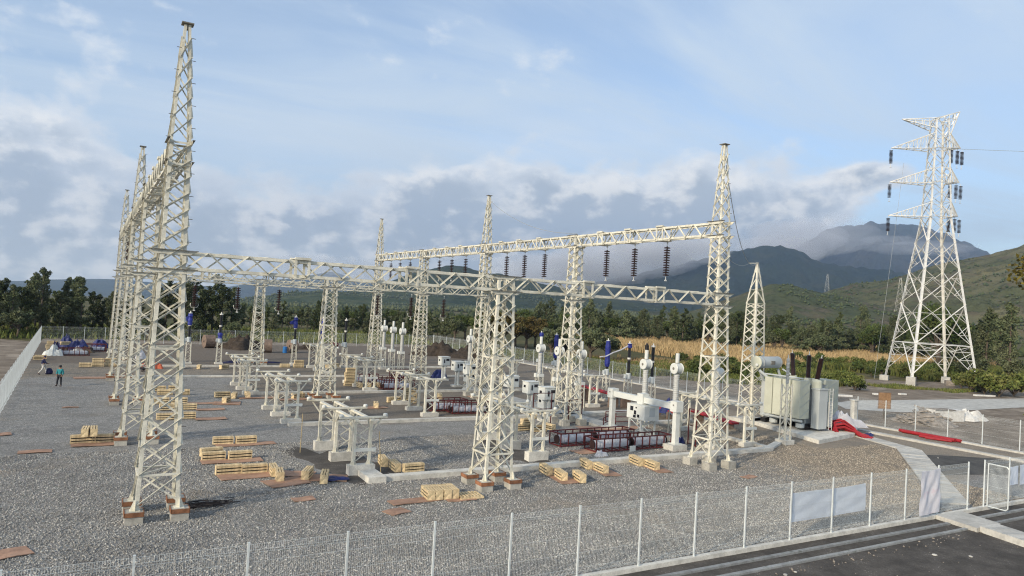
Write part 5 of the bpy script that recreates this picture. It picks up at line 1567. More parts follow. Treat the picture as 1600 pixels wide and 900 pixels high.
def person(label, loc, rz, top, legs, hat, pose):
    t = thing('person', label, 'person', loc, R(rz), 'people working in the yard')
    J = pose
    names = ['pelvis', 'waist', 'chest', 'neck', 'head0', 'head1', 'shL', 'elL', 'wrL', 'haL', 'shR', 'elR', 'wrR', 'haR', 'hipL', 'knL', 'anL', 'toL', 'hipR', 'knR', 'anR', 'toR']
    ix = {n: i for i, n in enumerate(names)}
    E_ = [('pelvis', 'waist'), ('waist', 'chest'), ('chest', 'neck'), ('neck', 'head0'), ('head0', 'head1'), ('chest', 'shL'), ('shL', 'elL'), ('elL', 'wrL'), ('wrL', 'haL'), ('chest', 'shR'), ('shR', 'elR'), ('elR', 'wrR'), ('wrR', 'haR'),
          ('pelvis', 'hipL'), ('hipL', 'knL'), ('knL', 'anL'), ('anL', 'toL'), ('pelvis', 'hipR'), ('hipR', 'knR'), ('knR', 'anR'), ('anR', 'toR')]
    rad = {'pelvis': (.14, .11), 'waist': (.13, .10), 'chest': (.16, .115), 'neck': .055, 'head0': .085, 'head1': .08, 'shL': .07, 'elL': .047, 'wrL': .034, 'haL': .04, 'shR': .07, 'elR': .047, 'wrR': .034, 'haR': .04,
           'hipL': .088, 'knL': .06, 'anL': .042, 'toL': .035, 'hipR': .088, 'knR': .06, 'anR': .042, 'toR': .035}
    skin_fig('body', [J[n] for n in names], [(ix[a], ix[b]) for a, b in E_], [rad[n] for n in names], M['skin'], t)

    def garment(nm, ns, mat, grow):
        k = {n: i for i, n in enumerate(ns)}
        skin_fig(nm, [J[n] for n in ns], [(k[a], k[b]) for a, b in E_ if a in k and b in k], [tuple(np.array(rad[n]) * np.ones(2) + grow) for n in ns], mat, t)
    garment('jacket', ['pelvis', 'waist', 'chest', 'shL', 'elL', 'wrL', 'shR', 'elR', 'wrR'], top, .022)
    garment('trousers', ['pelvis', 'hipL', 'knL', 'anL', 'hipR', 'knR', 'anR'], legs, .020)
    for s in 'LR':
        a, b = Vector(J['an' + s]), Vector(J['to' + s])
        part('shoe', MB().bar(a + Vector((0, 0, -.05)), b + Vector((0, 0, -.005)), .10, .09), M['dark_cloth'], t)
        h = Vector(J['ha' + s]); w = (h - Vector(J['wr' + s])).normalized(); sd_ = w.cross(Vector((0, 1, 0))).normalized()
        mb = MB()
        for i, L_ in enumerate((.075, .085, .08, .06)):
            o_ = h + sd_ * (.018 * (i - 1.5)); mb.path([o_, o_ + w * L_ * .55 + Vector((0, -.008, 0)), o_ + w * L_ + Vector((0, -.028, 0))], .009, 5)
        mb.path([h - w * .03 + sd_ * .03, h + sd_ * .052 + w * .01, h + sd_ * .05 + w * .045], .010, 5)
        stuff(part('fingers', mb, M['skin'], t))
    hd = (Vector(J['head0']) + Vector(J['head1'])) / 2
    up = (Vector(J['head1']) - Vector(J['head0'])).normalized()
    part('nose', MB().lathe([(.022, 0), (.008, .03)], 6, hd + Vector((0, -.085, -.01)), (0, -1, -.2)), M['skin'], t)
    for s in (-1, 1):
        part('eye', MB().box(hd + Vector((s * .034, -.088, .02)), (.022, .012, .012)), M['dark_cloth'], t)
        part('ear', MB().box(hd + Vector((s * .092, .0, .0)), (.02, .04, .06)), M['skin'], t)
    part('mouth', MB().box(hd + Vector((0, -.085, -.05)), (.045, .012, .01)), M['rebar'], t)
    part('cap', MB().lathe([(.118, .02), (.116, .07), (.09, .13), (.04, .155), (.005, .16)], 14, hd, up).box(hd + up * .04 + Vector((0, -.13, 0)), (.15, .10, .015)), hat, t)
    return t


STAND = dict(pelvis=(0, 0, .93), waist=(0, 0, 1.10), chest=(0, 0, 1.34), neck=(0, 0, 1.49), head0=(0, -.01, 1.57), head1=(0, -.01, 1.68),
             shL=(.18, 0, 1.40), elL=(.27, .04, 1.14), wrL=(.24, -.08, .96), haL=(.22, -.13, .89), shR=(-.18, 0, 1.40), elR=(-.28, .03, 1.15), wrR=(-.22, -.10, .99), haR=(-.19, -.15, .93),
             hipL=(.10, 0, .88), knL=(.13, -.03, .49), anL=(.15, .0, .08), toL=(.17, -.16, .03), hipR=(-.10, 0, .88), knR=(-.17, -.02, .49), anR=(-.22, .02, .08), toR=(-.25, -.13, .03))
WALK = dict(STAND, knL=(.11, -.20, .50), anL=(.12, -.26, .09), toL=(.12, -.43, .05), knR=(-.11, .10, .49), anR=(-.12, .38, .16), toR=(-.12, .27, .04), elL=(.25, .14, 1.14), wrL=(.22, .12, .92), haL=(.22, .10, .85),
            elR=(-.27, -.12, 1.15), wrR=(-.20, -.28, 1.05), haR=(-.16, -.34, 1.04), head0=(0, -.04, 1.57), head1=(0, -.06, 1.68))
SQUAT = dict(STAND, pelvis=(0, .10, .36), waist=(0, .05, .52), chest=(0, -.12, .72), neck=(0, -.2, .86), head0=(0, -.24, .93), head1=(0, -.28, 1.03), shL=(.18, -.12, .79), elL=(.24, -.28, .60), wrL=(.14, -.46, .50), haL=(.10, -.52, .46),
             shR=(-.18, -.12, .79), elR=(-.25, -.26, .58), wrR=(-.14, -.44, .44), haR=(-.10, -.50, .40), hipL=(.11, .08, .34), knL=(.20, -.28, .46), anL=(.18, .02, .09), toL=(.20, -.15, .03), hipR=(-.11, .08, .34), knR=(-.20, -.28, .46), anR=(-.18, .02, .09), toR=(-.20, -.15, .03))
person('person in a dark navy jacket and pale trousers walking by the left fence', (-3.6, 80.6, 0), 95, M['navy'], M['pale_cloth'], M['navy'], WALK)
person('person in a teal shirt and dark trousers standing on the left gravel', (-2.0, 71.8, 0), -30, M['teal'], M['dark_cloth'], M['dark_cloth'], STAND)
person('person in orange squatting behind the left tower row', (4.9, 83.4, 0), 60, M['orange'], M['dark_cloth'], M['dark_cloth'], SQUAT)
tag(obj('bag', MB().lathe([(.02, 0), (.3, .03), (.34, .25), (.22, .5), (.08, .58)], 10).mesh('bag', M['navy'], True), None, (-3.15, 80.9, 0.0)), 'small dark bag on the gravel behind the walking person', 'bag')


# ------------------------------------------------------------------ cable reels, barrel, cones
def reel(x, y, r, w, rz, lab):
    t = thing('cable_reel', lab, 'cable reel', (x, y, r), R(rz), 'old wooden cable reels by the back fence')
    for s in (-1, 1):
        f = part('flange', MB().lathe([(r, -.05), (r, .05)], 28, (s * w / 2, 0, 0), (1, 0, 0)), M['reel'], t)
    n = 26
    for k in range(n):
        a = 2 * math.pi * k / n; c, s_ = math.cos(a), math.sin(a)
        mm = Matrix(((1, 0, 0), (0, c, -s_), (0, s_, c)))
        part('lagging_board', MB().box((0, c * r * .96, s_ * r * .96), (w, .05, 2 * math.pi * r / n * .9), mat=None) if False else MB().add([tuple(mm @ Vector(q)) for q in ((-w / 2, r * .94, -r * .112), (w / 2, r * .94, -r * .112), (w / 2, r * .94, r * .112), (-w / 2, r * .94, r * .112), (-w / 2, r * .985, -r * .112), (w / 2, r * .985, -r * .112), (w / 2, r * .985, r * .112), (-w / 2, r * .985, r * .112))], [(0, 3, 2, 1), (4, 5, 6, 7), (0, 1, 5, 4), (1, 2, 6, 5), (2, 3, 7, 6), (3, 0, 4, 7)]), M['reel'], t)
    part('hub', MB().lathe([(.14, -w / 2 - .09), (.14, w / 2 + .09)], 12, (0, 0, 0), (1, 0, 0)), M['black'], t)


reel(15.5, 116.6, .98, 1.35, 12, 'leftmost wooden cable reel by the back fence')
reel(22.6, 109.5, .98, 1.1, -8, 'wooden cable reel right behind the far short tower')
reel(26.3, 109.9, .98, .9, 15, 'wooden cable reel behind the blue hooded arrester')
tag(obj('plastic_barrel', MB().lathe([(.02, 0), (.28, .01), (.30, .05), (.30, .3), (.32, .32), (.30, .34), (.30, .62), (.32, .64), (.30, .66), (.29, .92), (.2, .95)], 16).mesh('barrel', M['blue_plastic']), None, (25.0, 109.0, 0)), 'blue plastic barrel beside the cable reel', 'barrel')
o = thing('red_tank', 'dark red and white drum tank standing before the back fence', 'tank', (33.4, 112.5, 0))
part('stand', MB().box((-.3, 0, .4), (.2, .5, .9)).box((.3, 0, .4), (.2, .5, .9)), M['white_box'], o)
part('body', MB().lathe([(.3, -.6), (.36, -.5), (.36, .5), (.3, .6)], 14, (0, 0, 1.15), (1, 0, 0)), M['red_steel'], o)
for x, y, lab in ((44.8, 42.3, 'red and white traffic cone between the mast and the stand'),):
    t = thing('traffic_cone', lab, 'traffic cone', (x, y, .0))
    part('base', MB().box((0, 0, .02), (.42, .42, .04)), M['red_pipe'], t)
    part('cone', MB().lathe([(.17, .04), (.12, .28)], 14), M['red_pipe'], t)
    part('white_band', MB().lathe([(.125, .28), (.09, .48)], 14), M['white_box'], t)
    part('tip', MB().lathe([(.09, .48), (.035, .75), (.02, .76)], 14), M['red_pipe'], t)

# ------------------------------------------------------------------ red pipes, cable heap, tarpaulins
def crumple(name, label, cat, x, y, rx, ry, h, mat, seed, z=0.0, rz=0.0, n=22):
    """a crumpled sheet or bundle: a low uneven closed mound"""
    g = random.Random(seed); ph = [g.uniform(0, 6.28) for _ in range(6)]
    vs, fs = [(0, 0, h)], []
    m = 7
    for i in range(1, m + 1):
        q = i / m
        for j in range(n):
            a = 2 * math.pi * j / n
            w = 1 + .18 * math.sin(3 * a + ph[0]) + .12 * math.sin(5 * a + ph[1]) + g.uniform(-.05, .05)
            zz = h * (1 - q ** 3) * (1 + .22 * math.sin(3 * a + 4 * q + ph[2]) + .16 * math.sin(2 * a - 7 * q + ph[3])) + g.uniform(-.13, .13) * h * (1 - q * .5)
            vs.append((rx * q * w * math.cos(a), ry * q * w * math.sin(a), max(.0 if i < m else -.02, zz)))
    for j in range(n): fs.append((0, 1 + j, 1 + (j + 1) % n))
    for i in range(m - 1):
        for j in range(n): fs.append((1 + i * n + j, 1 + (i + 1) * n + j, 1 + (i + 1) * n + (j + 1) % n, 1 + i * n + (j + 1) % n))
    fs.append(tuple(1 + (m - 1) * n + j for j in range(n))[::-1])
    mb = MB(); mb.add(vs, fs)
    return tag(obj(name, mb.mesh(name, M[mat], False), None, (x, y, z), R(rz)), label, cat)


t = thing('cable_heap', 'heap of red cables spread beside the transformer', 'cables', (53.2, 36.9, .02), R(-35)); t.scale = (1.25, 1.5, 1.25)
g = random.Random(5)
for k in range(26):
    a = g.uniform(-.5, .5); L_ = g.uniform(.8, 1.5); hh = g.uniform(.35, .95)
    pts = [(-1.0 + .5 * g.random(), a * 1.2 - .2, .05), (-.6 + .2 * a, a + .2, hh * .8), (-.1, a * .9 + .1, hh), (.5, a * .8 - .1, hh * .55), (L_ * .7, a * 1.1 - .35, .12), (L_, a * 1.3 - .4, .05)]
    part('cable', MB().path(pts, .05, 6), M['red_pipe'], t)
crumple('plastic_sheet', 'clear white plastic sheet draped over the red cable heap', 'plastic sheet', 53.9, 37.7, 1.7, .5, .9, 'plastic', 4, .55, -40)
crumple('blue_tarp', 'small blue tarpaulin on the ground right of the red cables', 'tarpaulin', 55.3, 36.1, .7, .35, .14, 'tarp', 8, .02, 10)
g = random.Random(9)
for k, (a, b, r, z, lab) in enumerate((((60.3, 36.6), (60.45, 31.6), .13, .16, 'upper long red pipe lying along the right fence'), ((60.05, 36.2), (60.15, 31.9), .13, .16, 'second long red pipe lying along the right fence'),
                                       ((59.3, 34.3), (59.9, 32.0), .09, .12, 'short red pipe end in front of the long ones'), ((59.0, 33.6), (59.75, 31.9), .08, .11, 'shortest red pipe nearest the kerb'))):
    n = 14; mb = MB()
    p, q = Vector((*a, z)), Vector((*b, z))
    mb.lathe([(r * .75, .03), (r * .75, 0), (r, 0), (r, (q - p).length), (r * .75, (q - p).length), (r * .75, (q - p).length - .03)], n, p, q - p)
    tag(obj('red_pipe', mb.mesh('red_pipe', M['red_pipe'], False)), lab, 'pipe', 'red pipes along the right fence')
# long red conduit stacks behind the right row
for k, (x, y0, y1, z, lab) in enumerate(((43.0, 45.2, 50.2, .7, 'red conduit bundle behind the breaker frame, upper nearer piece'), (43.4, 47.5, 53.5, .95, 'red conduit bundle reaching back to the arresters'), (42.6, 52.5, 58.8, 1.1, 'red conduit bundle farthest back behind the second right stand'), (44.8, 40.6, 45.4, .55, 'red conduit bundle seen through the right front tower'))):
    t = thing('conduit_bundle', lab, 'conduit bundle', (x, y0, 0), 0, 'red conduit bundles behind the right row')
    for i in range(5): part('conduit', MB().tube((-.35 + i * .17, 0, z), (-.35 + i * .17 + .2, y1 - y0, z + .25), .085, n=8), M['red_pipe'], t)
    for f in (.15, .85): part('trestle', MB().box((0, (y1 - y0) * f, z / 2 + .02), (1.1, .2, z - .08 + .05)), M['reel'], t)
crumple('blue_tarp', 'blue tarpaulin bulging over gear behind the breaker frame', 'tarpaulin', 43.4, 46.6, 1.5, .9, .9, 'tarp', 12, .55, 60)
crumple('blue_tarp', 'blue crumpled sheet on the left disconnector plywood', 'tarpaulin', 10.75, 34.6, .62, .45, .06, 'tarp', 13, .08, -20)
crumple('blue_bundle', 'blue bundle beside the breaker frame post', 'bundle', 35.2, 36.6, .42, .35, .55, 'tarp', 14, .0)
crumple('blue_bundle', 'blue bundle on the ground right of the fourth right tower', 'bundle', 35.6, 77.0, .9, .6, .8, 'tarp', 15, .0)
crumple('dark_tarp', 'dark sheet spread in front of the far arrester row', 'tarpaulin', 17.2, 93.8, 3.4, .7, .3, 'navy', 16, .0)
crumple('plastic_bag', 'white plastic bag by the front of the red crates', 'plastic bag', 27.6, 35.6, .42, .3, .28, 'plastic', 17, .0)
tag(obj('paper_board', MB().box((0, 0, .2), (.5, .03, .36)).mesh('paper_board', M['white_box']), None, (30.4, 35.9, .05), R(5)), 'small white board leaning on the front red crate', 'board')
# rebar tangle
t = thing('rebar_heap', 'dark tangle of thin bars behind the front left tower foot', 'rebar', (4.5, 31.9, .03))
g = random.Random(3)
mb = MB()
for k in range(40):
    a = g.uniform(0, 6.28); c = Vector((g.uniform(-.7, .7), g.uniform(-.35, .35), g.uniform(.0, .12))); r = g.uniform(.2, .6)
    mb.path([c + Vector((r * 1.3 * math.cos(a + q), r * .6 * math.sin(a + q), .05 * g.random())) for q in (0, .8, 1.6, 2.4, 3.2)], .012, 4)
mb.path([(.2, .1, .05), (1.4, .15, .04)], .013, 4)
stuff(part('bar', mb, M['rebar'], t))
for x0, y0, x1, y1, z1, lab in ((13.0, 34.4, 11.7, 34.2, 2.3, 'bamboo stake leaning by the nearest disconnector stand'), (10.6, 41.0, 10.9, 41.3, 2.2, 'bamboo stake upright left of the pit')):
    tag(obj('bamboo_stake', MB().tube((x0, y0, -.1), (x0 + (x1 - x0) * .15, y0 + .1, z1), .025, .018, 6).mesh('bamboo_stake', M['straw'])), lab, 'stake')

# ------------------------------------------------------------------ material heap by the left fence
for i, (x, y, rx, ry, h, m, z, lab) in enumerate(((-1.2, 106.5, 1.8, 1.1, 1.5, 'tarp', .3, 'blue wrapped bundle in the middle of the material heap'), (1.2, 109.0, 1.5, 1.0, 1.5, 'tarp', .3, 'blue wrapped bundle at the right of the material heap'),
                                               (-2.6, 110.5, 1.3, .9, 2.3, 'tarp', .0, 'blue cover at the back of the material heap'), (-3.6, 100.8, 1.4, 1.2, 1.6, 'grey_box', .0, 'grey wrapped parts at the left front of the material heap'),
                                               (-3.5, 101.3, .8, .6, 1.9, 'navy', .2, 'dark blue cover on the grey parts by the left fence'), (-1.2, 103.5, 1.0, .8, 1.1, 'wrap', .0, 'pale wrapped parts in the middle of the material heap'),
                                               (-2.7, 103.6, .9, .7, 1.0, 'bark', .0, 'dark bundle in the material heap'), (-.1, 105.2, 1.2, .7, 1.0, 'bark', .0, 'dark timber bundle in the material heap'), (2.6, 105.8, .8, .6, .9, 'concrete', .0, 'pale grey block bundle at the right end of the material heap'),
                                               (5.4, 97.5, .9, .7, 1.4, 'plastic', .0, 'white wrapped load behind the left tower row'), (6.4, 86.2, .9, .5, .9, 'orange', 0, 'brown heap beside the squatting person'))):
    crumple('wrapped_bundle', lab, 'bundle', x, y, rx * .68, ry * .68, h * .62, m, 30 + i, z)
t = thing('notice_board', 'brown notice board on a short post beyond the right fence', 'notice board', (66.9, 42.2, 0), R(-25))
part('post', MB().box((0, .04, .6), (.08, .06, 1.2)), M['bark'], t)
part('board', MB().box((0, 0, 1.75), (1.25, .05, 1.55)), M['sign'], t)
for i, (s_, z_) in enumerate(((1, 0),)):
    part('frame', MB().box((-.63, -.01, 1.75), (.05, .06, 1.6)).box((.63, -.01, 1.75), (.05, .06, 1.6)).box((0, -.01, 2.53), (1.31, .06, .05)).box((0, -.01, .97), (1.31, .06, .05)), M['reel'], t)
# rubble beyond the right fence
t = thing('rubble_heap', 'heap of broken boards and rubble beyond the right fence', 'rubble', (69.5, 39.8, -.05))
g = random.Random(21)
for k in range(110):
    a = g.uniform(0, 6.28); q = g.random() ** .6
    x, y = 3.4 * q * math.cos(a), 2.0 * q * math.sin(a); h = 1.35 * (1 - q) * g.uniform(.5, 1.1) + .08
    mm = Matrix.Rotation(g.uniform(0, 6.28), 3, 'Z') @ Matrix.Rotation(g.uniform(-.5, .5), 3, 'X') @ Matrix.Rotation(g.uniform(-.4, .4), 3, 'Y')
    part('plank', MB().box((x, y, h), (g.uniform(.4, 1.7), g.uniform(.1, .4), g.uniform(.04, .16)), mat=mm), M['rubble'], t)
part('core', MB().lathe([(2.9, 0), (2.2, .35), (1.2, .75), (.3, 1.1)], 14), M['rubble'], t)
t = thing('box_stack', 'pale worn cement box beside the rubble heap', 'box', (73.2, 39.9, 0), R(-15))
part('body', MB().box((0, 0, .55), (3.6, 1.2, 1.1)), M['sack'], t)
part('lid_sheet', MB().box((-.6, -.1, 1.13), (2.4, 1.3, .05)), M['rubble'], t)
crumple('cement_sacks', 'white sacks lying right of the worn box', 'sacks', 76.5, 39.4, 2.0, .9, .8, 'sack', 51, 0, -15)
g = random.Random(31)
for k, (x, y, w, lab) in enumerate(((81, 56.5, 2.2, 'pale plank on the soil beyond the road, left'), (89, 57, 1.4, 'pale plank on the soil beyond the road, middle'), (108, 53.6, 3.2, 'long pale beam on the soil at the right edge'), (93.6, 56.6, 1.0, 'small white block near the pylon foot'))):
    tag(obj('loose_plank', MB().box((0, 0, .12), (w, .5, .2)).mesh('loose_plank', M['sack']), None, (x, y, -.05), R(g.uniform(-30, 0))), lab, 'plank', 'pale planks lying beyond the right fence')
tag(obj('fallen_strut', MB().bar((-1.2, 0, .1), (1.3, 0, 1.9), .45, .12).mesh('fallen_strut', M['steel_grey']), None, (120.2, 60.2, 0), R(-50)), 'white steel strut leaning against the pylon\'s right footing', 'strut')
tag(obj('broken_slab', MB().box((0, 0, .35), (3.0, 1.0, .8)).mesh('broken_slab', M['rubble']), None, (120.9, 64.4, 0), R(-45)), 'grey broken slab between the pylon feet', 'slab')
for k, (x, y, s_) in enumerate(((29.6, 16.3, .17), (30.9, 15.6, .15), (21.8, 17.15, .14), (22.4, 17.2, .12), (20.0, 17.3, .10), (46.5, 30.0, .16), (48.5, 28.6, .14), (51.5, 28.4, .12))):
    lab = ['pale stone on the dark soil by the slab path, left one', 'pale stone on the dark soil by the slab path, right one', 'pale stone at the drain edge, left of a pair', 'pale stone at the drain edge, right of a pair', 'small pale stone at the drain edge near the bottom', 'pale stone at the left of the dark patch', 'pale stone in the middle of the dark patch', 'pale stone at the right of the dark patch'][k]
    g = random.Random(k); mb = MB(); mb.lathe([(s_ * .3, -.03), (s_ * g.uniform(.8, 1.1), s_ * .1), (s_ * g.uniform(.7, 1), s_ * .45), (s_ * .3, s_ * .62)], 7)
    o = obj('pale_stone', mb.mesh('pale_stone', M['concrete_pale']), None, (x, y, 0 if y > 18 else -.03), g.uniform(0, 6)); o.scale = (.6, .5, .55); tag(o, lab, 'stone')
# dry twigs at the lower right corner
t = thing('dry_shrub', 'dry bare twigs sticking up at the lower right corner', 'shrub', (24.1, 13.1, -.03))
g = random.Random(77)
for k in range(8):
    a = g.uniform(-.2, 3.3); L_ = g.uniform(.7, 1.35); h = g.uniform(.5, .95)
    part('twig', MB().path([(0, 0, 0), (.25 * math.cos(a) * L_, .2 * math.sin(a), h * .5), (.62 * math.cos(a) * L_, .35 * math.sin(a), h * .92), (1.05 * math.cos(a) * L_, .45 * math.sin(a), h * .86)], .010, 5), M['straw'], t)

# ------------------------------------------------------------------ trees
def leaf_quads(pts, size, g, up=0.35):
    """one small bent leaf clump (a quad) at every point"""
    n = len(pts)
    d = g.normal(size=(n, 3)); d[:, 2] += up; d /= np.linalg.norm(d, axis=1)[:, None]
    a = np.cross(d, g.normal(size=(n, 3))); a /= np.linalg.norm(a, axis=1)[:, None]; b = np.cross(d, a)
    s = size * g.uniform(.55, 1.25, n)[:, None]
    v = np.stack([pts - a * s - b * s * .45, pts + a * s * .25 - b * s * .55, pts + a * s + b * s * .25, pts - a * s * .3 + b * s * .55], 1)
    return v.reshape(-1, 3), np.arange(n * 4).reshape(-1, 4)


def tree_proto(kind, seed, h, r, mat, nl, size, label):
    g = np.random.default_rng(seed); rg = random.Random(seed)
    t = thing({'pine': 'pine_tree', 'tall': 'casuarina_tree', 'broad': 'broadleaf_tree', 'bush': 'bush'}[kind], label, 'bush' if kind == 'bush' else 'tree')
    mb = MB(); clumps = []
    if kind == 'pine' or kind == 'tall':
        bend = rg.uniform(-.05, .05) * h
        for k in range(5):
            z0, z1 = h * .92 * k / 5, h * .92 * (k + 1) / 5
            mb.tube((bend * (k / 5) ** 2, 0, z0), (bend * ((k + 1) / 5) ** 2, 0, z1), .022 * h * (1 - k / 5.6), .022 * h * (1 - (k + 1) / 5.6), 7)
        nb = 30 if kind == 'pine' else 26
        z_lo = .14 if kind == 'pine' else .10
        for k in range(nb):
            f = z_lo + (1 - z_lo) * (k + rg.random()) / nb
            if kind == 'pine': rr = r * (1 - f) ** .75 * rg.uniform(.55, 1.15) + .12 * r
            else: rr = r * (math.sin(math.pi * min(1, (f * .86 + .1))) ** .7) * rg.uniform(.35, 1.15)
            a = rg.uniform(0, 6.283); z = f * h * .95
            c0 = Vector((bend * f * f, 0, z)); c1 = Vector((bend * f * f + rr * math.cos(a), rr * math.sin(a), z + rr * (.12 if kind == 'pine' else .75)))
            mb.tube(c0, c0.lerp(c1, .85), .006 * h * (1.1 - f), .002 * h, 4, False)
            for q in (.45, .8, 1.05): clumps.append((c0.lerp(c1, q), (.20 * r + .16 * rr) * (1.15 - .3 * q), 1.0))
        clumps.append((Vector((bend, 0, h * .97)), .15 * r, .6))
    else:
        th = h * (.32 if kind == 'broad' else .08)
        mb.tube((0, 0, 0), (0, 0, th), .05 * h if kind == 'broad' else .03 * h, .032 * h, 8)
        nb = 16 if kind == 'broad' else 12
        for k in range(nb):
            a = 6.283 * k / nb * 2.4 + rg.uniform(-.4, .4); f = rg.uniform(.25, 1.0)
            el = rg.uniform(.12, 1.35)
            tip = Vector((r * f * math.cos(a) * math.cos(el * .8), r * f * math.sin(a) * math.cos(el * .8), th + (h - th) * (.25 + .68 * math.sin(el)) * rg.uniform(.75, 1)))
            mid = Vector((tip.x * .45, tip.y * .45, th + (tip.z - th) * .55))
            mb.tube((0, 0, th * .9), mid, .022 * h, .012 * h, 5, False); mb.tube(mid, tip, .012 * h, .004 * h, 5, False)
            clumps.append((tip, r * .30 * rg.uniform(.7, 1.2), 1.0)); clumps.append((mid.lerp(tip, .55), r * .26, .8))
    part('trunk', mb, M['bark'], t, True)
    w = np.array([c[1] ** 2 * c[2] for c in clumps]); w /= w.sum()
    ids = g.choice(len(clumps), nl, p=w)
    cs = np.array([tuple(c[0]) for c in clumps])[ids]; rs = np.array([c[1] for c in clumps])[ids]
    d = g.normal(size=(nl, 3)); d /= np.linalg.norm(d, axis=1)[:, None]
    rad = g.random(nl) ** .45
    pts = cs + d * (rs * rad)[:, None] * np.array([1, 1, .78])
    pts[:, 2] = np.maximum(pts[:, 2], .05)
    v, f = leaf_quads(pts, size, g)
    obj('crown', fast_mesh('crown', v, f, mat), t)
    return t


TP = {
    'pine0': tree_proto('pine', 1, 11, 2.6, M['leaf_pine'], 2600, .26, 'x'), 'pine1': tree_proto('pine', 2, 12, 2.3, M['leaf_pine'], 2600, .26, 'x'), 'pine2': tree_proto('pine', 3, 10, 3.0, M['leaf_dark'], 2600, .28, 'x'),
    'tall0': tree_proto('tall', 4, 13, 2.5, M['leaf_dark'], 5200, .20, 'x'), 'tall1': tree_proto('tall', 5, 14, 2.8, M['leaf_dark'], 5600, .20, 'x'), 'tall2': tree_proto('tall', 6, 12, 2.3, M['leaf_pine'], 4800, .20, 'x'),
    'broad0': tree_proto('broad', 7, 9, 4.6, M['leaf_mid'], 3000, .28, 'x'), 'broad1': tree_proto('broad', 8, 8, 4.2, M['leaf_dark'], 3000, .28, 'x'), 'rust': tree_proto('broad', 9, 8, 4.4, M['leaf_rust'], 3000, .28, 'x'),
    'bush0': tree_proto('bush', 10, 3, 2.0, M['leaf_mid'], 1200, .18, 'x'), 'bush1': tree_proto('bush', 11, 2.6, 2.2, M['grass_green'], 1200, .18, 'x'),
    'canopy': tree_proto('broad', 12, 12, 8.0, M['leaf_mid'], 5200, .34, 'x'),
}
LINE = {'pine': ('tree_label', '')}
# labels for trees and bushes that nothing in the view tells apart
TG = {'pine': ('dark pine in the long tree line behind the yard', 'pines of the tree line'), 'tall': ('tall feathery dark tree in the grove beyond the back left fence', 'tall trees of the left grove'),
      'broad': ('round dark green tree in the tree line behind the yard', 'round trees of the tree line'), 'bush': ('green bush at the edge of the golden grass', 'bushes of the grass field')}
g = random.Random(101)


def plant(k, x, y, s, z=-.15, label=None, group=None, sz=None):
    kind = 'rust' if k == 'rust' else ('canopy' if k == 'canopy' else k[:-1])
    lab, grp = (label, group) if label else TG[kind]
    if not label and kind == 'bush':
        az = math.degrees(math.atan2(x, y))
        where = 'behind the transformer' if az < 52 else 'left of the big pylon' if az < 58 else 'around the feet of the big pylon' if az < 62 else 'at the right edge beyond the pylon'
        lab, grp = 'green bush in the weeds %s' % where, 'green bushes in the weeds %s' % where
    if not label and kind != 'bush' and math.hypot(x, y) > 160:
        az = math.degrees(math.atan2(x, y))
        where = ('behind the back fence, left of the far columns' if az < 17 else 'behind the back fence, right of the far columns' if az < 26 else 'behind the right row of towers' if az < 42 else 'between the right front tower and the mast' if az < 48 else 'behind the transformer' if az < 54.5 else 'left of the big pylon' if az < 58 else 'behind and right of the big pylon')
        nm = {'pine': 'dark pine', 'tall': 'tall feathery tree', 'broad': 'round dark tree'}[kind]
        lab, grp = '%s of the tree line %s' % (nm, where), '%ss of the tree line %s' % (nm, where)
    elif not label and kind != 'bush':
        az = math.degrees(math.atan2(x, y))
        where = 'beyond the left fence corner' if az < -1 else 'behind the left tower row' if az < 5.5 else 'behind the far arrester row'
        lab, grp = 'tall feathery dark tree in the grove %s' % where, 'tall trees of the grove %s' % where
    o = place(TP[k], (x, y, z), lab, grp)
    o.rotation_euler = (0, 0, g.uniform(0, 6.28)); o.scale = (s, s, sz or s * g.uniform(.9, 1.12)); return o


def polar(az, d): return d * math.sin(R(az)), d * math.cos(R(az))


def gz_(az, d): return -.15 + max(d - 190, 0) * float(grade(np.array(az)))


# left grove: tall trees beyond the back left corner; heights follow the skyline of the photograph
for az, d, s, k in ((-6.6, 138, 1.0, 'tall1'), (-5.9, 133, .95, 'tall0'), (-5.2, 142, .98, 'tall2'), (-4.5, 136, .86, 'tall1'), (-3.6, 143, .98, 'tall0'), (-2.9, 139, 1.0, 'tall1'), (-2.1, 147, .92, 'tall2'), (-1.4, 141, .98, 'tall0'), (-.6, 139, 1.0, 'tall1'),
                    (.1, 149, .85, 'tall2'), (.7, 150, .72, 'tall0'), (1.4, 146, .80, 'tall1'), (2.2, 152, .84, 'tall2'), (2.9, 146, .80, 'tall0'), (3.8, 152, .88, 'tall1'), (4.6, 146, 1.0, 'tall0'), (5.2, 156, .80, 'tall2'),
                    (6.1, 148, 1.12, 'tall2'), (6.8, 152, .92, 'tall0'), (7.7, 149, 1.0, 'tall1'), (8.3, 146, .98, 'tall2'), (9.0, 150, 1.0, 'tall0'), (-8, 135, 1, 'tall0'), (-9.5, 140, 1, 'tall1'), (-6.2, 146, .95, 'tall0'), (-4.9, 150, .9, 'tall1'), (-4.0, 139, .84, 'tall2'), (-3.2, 152, .95, 'tall1'), (-1.0, 150, .95, 'tall1'), (-1.8, 138, .85, 'tall0'), (5.8, 145, .9, 'tall1'), (7.2, 146, .85, 'tall2')):
    x, y = polar(az, d); plant(k, x, y, s * (.70 if az < 3 else .80))
for i in range(18):
    az = g.uniform(-7, 9.5); x, y = polar(az, g.uniform(131, 138)); plant(g.choice(['bush0', 'broad1', 'bush0']), x, y, g.uniform(.35, .6) if True else 1, label='leafy shrub at the foot of the left grove', group='shrubs under the left grove')
